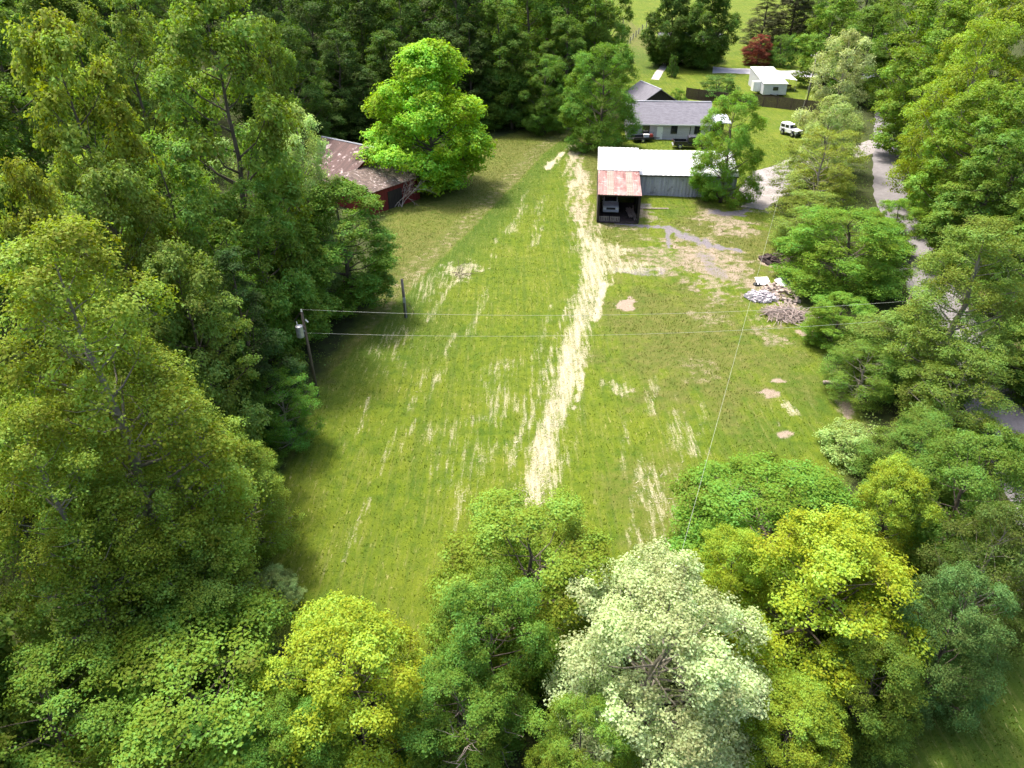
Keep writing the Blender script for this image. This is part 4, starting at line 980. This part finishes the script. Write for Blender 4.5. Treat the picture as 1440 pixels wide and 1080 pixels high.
dead_branch('dead_tree', 'bare dead branches leaning against the corner of the red barn', 'dead tree', (dx, dy, 0), 6, 3.4, 3, (.05, .25), .6)
dx, dy = G(690, 1068)
dead_branch('dead_shrub', 'bare dead shrub at the bottom edge beside the silvery tree', 'dead shrub', (dx, dy, 0), 6, 2.6, 5, (0, 0), .8)
dx, dy = G(634, 386)
dead_branch('fallen_branch', 'fallen dead branch lying in the field near the mown edge', 'branch', (dx, dy, .05), 4, 1.6, 8, (.3, .3), .12, 'bark')
dx, dy = G(585, 440)
dead_branch('twig', 'small dead sapling standing beside the weathered post', 'sapling', (dx, dy, 0), 1, 1.0, 9, (0, 0), .9, 'bark')

# ------------------------------------------------------------------ fences
def board_fence():
    a, b = (35.6, 155.0), (60.5, 141.2)
    t = thing('board_fence', 'dark brown board fence running behind the houses in front of the camper', 'fence', (a[0], a[1], 0), atan2(b[1] - a[1], b[0] - a[0]))
    L = hypot(b[0] - a[0], b[1] - a[1]); n = int(L / .2); bd = MB(); c_, s_ = cos(t.rotation_euler[2]), sin(t.rotation_euler[2])
    g_ = lambda q: gz(a[0] + c_ * q, a[1] + s_ * q)
    for k in range(n):
        q = (k + .5) * L / n; bd.box((q, 0, g_(q) + 1.05), (L / n - .015, .025, 2.1 + random.uniform(-.03, .03)))
    bd.build('boards', M['brown_fence'], t)
    for k in range(int(L / 2.6) + 1): MB().box((k * 2.6 + .05, .08, g_(k * 2.6) + 1.05), (.12, .12, 2.3)).build('post', M['brown_fence'], t)
    return t
board_fence()
def wire_fence():
    pts = [G(*p) for p in ((882, 66), (886, 61), (890, 56), (894, 52), (898, 48), (903, 43), (909, 38), (916, 32))]
    t = thing('wire_fence', 'wire fence on wooden posts across the far pale field', 'fence', (pts[0][0], pts[0][1], gz(*pts[0])))
    o0 = t.location
    for p in pts: MB().box((p[0] - o0.x, p[1] - o0.y, gz(*p) - o0.z + .75), (.22, .22, 1.8)).build('post', M['weathered_wood'], t)
    w_ = MB()
    for h in (.5, .9, 1.3): w_.tube([(p[0] - o0.x, p[1] - o0.y - .1, gz(*p) - o0.z + h) for p in pts], .012, 4)
    w_.build('wire', M['galvanised'], t)
wire_fence()
def rail_fence():
    x, y = G(1103, 299)
    t = thing('rail_fence', 'short brown rail fence at the edge of the gravel drive', 'fence', (x, y, gz(x, y)), R(-6))
    for k in (-1, 0, 1): MB().box((k * 1.3, 0, .5), (.13, .13, 1.2)).build('post', M['brown_fence'], t)
    for h in (.45, .85): MB().box((0, -.085, h), (2.9, .05, .13)).build('rail', M['brown_fence'], t)
rail_fence()

# ------------------------------------------------------------------ poles and wires
def pole(name, label, x, y, H, r0, mat='weathered_wood', lean=(0, 0)):
    t = thing(name, label, 'utility pole', (x, y, gz(x, y)))
    MB().tube([(0, 0, -.5), (lean[0] * .5, lean[1] * .5, H / 2), (lean[0], lean[1], H)], [r0, r0 * .85, r0 * .68], 10).build('pole', M[mat], t, smooth=True); return t
px_, py_ = G(447, 557)
_, _, ztop = at(427, 438, py_)
PL = pole('utility_pole', 'utility pole with grey transformer at the left edge of the field', px_, py_, ztop, .12, 'bark', (-.12, 0))
def insulator(p, t):
    MB().tube([(p[0], p[1], p[2]), (p[0], p[1], p[2] + .06), (p[0], p[1], p[2] + .1), (p[0], p[1], p[2] + .2)], [.03, .07, .05, .04], 10).build('insulator', M['lamp'], t)
insulator((-.12, 0, ztop), PL)
zt_ = at(430, 462, py_)[2]
tr_ = MB().tube([(-.42, -.12, zt_ - .55), (-.42, -.12, zt_ - .5), (-.42, -.12, zt_ + .28), (-.42, -.12, zt_ + .36)], [.22, .26, .26, .12], 16).build('transformer', M['galvanised'], PL)
MB().tube([(-.52, -.12, zt_ + .3), (-.54, -.12, zt_ + .62)], [.05, .035], 8).build('bushing', M['lamp'], tr_)
MB().box((-.22, -.06, zt_ - .1), (.3, .08, .12)).build('bracket', M['galvanised'], PL)
MB().tube([(.06, -.05, ztop - .55), (.2, -.05, ztop - .75)], .06, 8).build('fuse_cutout', M['lamp'], PL)
sx, sy = G(571, 446)
zs = at(566, 392, sy)[2]
PS = pole('weathered_post', 'shorter weathered bare pole standing alone on the mown edge', sx, sy, zs, .15, 'weathered_wood', (-.08, 0))
MB().box((.0, -.17, 1.7), (.22, .14, .45)).build('meter_box', M['galvanised'], PS); MB().tube([(.05, -.16, 1.5), (.05, -.16, -.1)], .03, 6).build('conduit', M['galvanised'], PS)
rx_, ry_, rz_ = at(1250, 512, 45.5)
PR = pole('utility_pole', 'utility pole among the roadside trees right of the field', rx_, ry_, 7.0, .14, 'bark')
fx, fy, fz = 58.0, 148.0, 9.6
PF = pole('utility_pole', 'utility pole with crossarm beside the white camper', fx, fy, 9.6, .15)
MB().box((0, -.16, 9.1), (2.4, .1, .13)).build('crossarm', M['weathered_wood'], PF)
for k in (-1.05, -.5, .5, 1.05): insulator((k, -.16, 9.16), PF)
MB().tube([(0, 0, 7.8), (2.6, -1.2, -.1)], .015, 4).build('guy_wire', M['galvanised'], PF)
qx, qy = G(873, 76)
pole('utility_pole', 'bare utility pole beside the far pale field at the end of the wire fence', qx, qy, 8.5, .16, 'bark')
def wire(label, a, b, sag, r=.013, group='overhead wires'):
    a, b = np.array(a, float), np.array(b, float); pts = []
    for q in np.linspace(0, 1, 25):
        p = a + (b - a) * q; p[2] -= sag * 4 * q * (1 - q); pts.append(p - a)
    o_ = MB().tube(pts, r, 5).build('power_line', M['wire'], smooth=True); o_.location = tuple(a); tag(o_, label, 'power line', group)
zr = gz(rx_, ry_)
wire('upper overhead wire crossing the field from the transformer pole', (px_ - .12, py_ - .02, ztop + .16), (rx_, ry_, zr + 6.5), .75, .0085)
wire('lower overhead wire crossing the field from the transformer pole', (px_ + .05, py_ - .12, at(432, 467, py_)[2]), (rx_, ry_ - .1, zr + 5.1), .7, .0085)
ex, ey, ez = at(952, 800, 21.0)
wire('thin service wire running up the field from the foreground trees to the far crossarm pole', (fx, fy - .2, 9.3), (ex, ey, ez), .6, .006)

# ------------------------------------------------------------------ heaps at the right edge of the field
def heap(name, label, cat, px, py, rad, h, n, mat, seed, smin, smax):
    r = random.Random(seed); x, y = G(px, py); t = thing(name, label, cat, (x, y, gz(x, y))); b = MB()
    for k in range(n):
        a = r.uniform(0, 6.28); q = math.sqrt(r.random()); s = r.uniform(smin, smax)
        b.box((cos(a) * q * rad[0], sin(a) * q * rad[1], h * (1 - q * q) * r.uniform(.3, 1) + s * .2), (s, s * r.uniform(.5, .9), s * r.uniform(.25, .7)), r.uniform(0, 6), r.uniform(-.5, .5), r.uniform(-.5, .5))
    b.build('rubble', M[mat], t, .03); return t
def brush(label, px, py, rad, h, n, mat, seed):
    r = random.Random(seed); x, y = G(px, py); t = thing('brush_pile', label, 'brush pile', (x, y, gz(x, y))); b = MB()
    for k in range(n):
        a = r.uniform(0, 6.28); q = math.sqrt(r.random()); c = (cos(a) * q * rad[0], sin(a) * q * rad[1], h * (1 - q * q) * r.uniform(.2, 1) + .05)
        L = r.uniform(.5, 1.4); d = r.uniform(0, 6.28); z_ = r.uniform(-.3, .3)
        p = [tuple(c[j] + (cos(d), sin(d), z_)[j] * L * e + r.uniform(-.06, .06) for j in range(3)) for e in (-1, -.3, .35, 1)]
        p = [(u[0], u[1], max(.03, u[2])) for u in p]; rr = r.uniform(.015, .05); b.tube(p, [rr, rr * .9, rr * .7, rr * .4], 5)
    b.build('branches', M[mat], t); return t
heap('rubble_heap', 'heap of pale grey rubble on the grass at the right edge of the field', 'rubble', 1070, 419, (1.35, 1.1), .55, 130, 'rubble', 1, .15, .5)
heap('scrap_heap', 'low strip of mixed brown scrap and dirt between the burnt heap and the brush pile', 'scrap heap', 1098, 415, (1.6, 2.6), .28, 120, 'dead_wood', 12, .1, .45)
heap('scrap_heap', 'small pale scrap heap in front of the crumpled white sheet', 'scrap heap', 1104, 396, (.7, .9), .4, 40, 'rubble', 13, .12, .4)
brush('brown brush pile against the roadside trees below the grey rubble', 1106, 444, (1.7, 1.3), .65, 230, 'dead_wood', 2)
heap('burn_pile', 'dark burnt heap of scrap under the olive tree', 'burn pile', 1092, 367, (1.7, 1.3), .5, 90, 'charred', 3, .2, .7)
def sheet(label, px, py, sx_, sy_, rz, tilt, mat='white_paint', name='scrap_sheet'):
    x, y = G(px, py); t = thing(name, label, 'scrap', (x, y, gz(x, y) + .12), rz); n = 8; b = MB()
    b.ribbed([(-sx_ / 2, -sy_ / 2, 0), (sx_ / 2, -sy_ / 2, 0), (sx_ / 2, sy_ / 2, tilt), (-sx_ / 2, sy_ / 2, tilt)], n, .03, .02); b.build('panel', M[mat], t)
    for s in (-1, 1): MB().box((s * sx_ * .4, 0, -.02 + tilt * .2), (.08, sy_ * .9, .16)).build('batten', M['dark_metal'], t)
    return t
sheet('white scrap panel lying on the grey rubble heap', 1072, 399, 1.3, 1.0, .1, .35)
sheet('white crumpled scrap sheet beside the brush pile', 1098, 402, .9, 1.1, .6, .4)
sheet('small white scrap panel on the burnt heap', 1091, 366, .7, .6, -.3, .3)
x, y = G(1064, 401); t = thing('tire', 'old black tyre leaning by the white scrap panel', 'tyre', (x, y, gz(x, y)))
b = MB(); n_, m_ = 20, 8
for i in range(n_):
    for j in range(m_):
        a, c_ = 2 * pi * i / n_, 2 * pi * j / m_; rr = .27 + .09 * cos(c_); b.v.append((rr * cos(a), rr * sin(a), .1 + .09 * sin(c_)))
for i in range(n_):
    for j in range(m_): b.f.append((i * m_ + j, ((i + 1) % n_) * m_ + j, ((i + 1) % n_) * m_ + (j + 1) % m_, i * m_ + (j + 1) % m_)); b.m.append(0)
b.build('tread', M['rubber'], t, smooth=True)
def log(label, px, py, L, r_, rz, mat):
    x, y = G(px, py); o_ = MB().tube([(-L / 2, 0, r_), (-L / 6, .05, r_ * 1.05), (L / 5, -.04, r_), (L / 2, 0, r_ * .95)], [r_, r_ * 1.05, r_ * .95, r_ * .8], 9).build('log', M[mat], smooth=True)
    o_.location = (x, y, gz(x, y)); o_.rotation_euler = (0, 0, rz); tag(o_, label, 'log')
log('pale log standing out beside the brush pile and white scrap', 1111, 410, 1.4, .09, 1.2, 'dead_wood')
log('grey log lying at the right field edge on the bare earth', 1176, 541, 1.9, .13, -.15, 'dead_wood')
log('dark log at the foot of the burnt heap', 1106, 374, 2.0, .16, 1.4, 'charred')
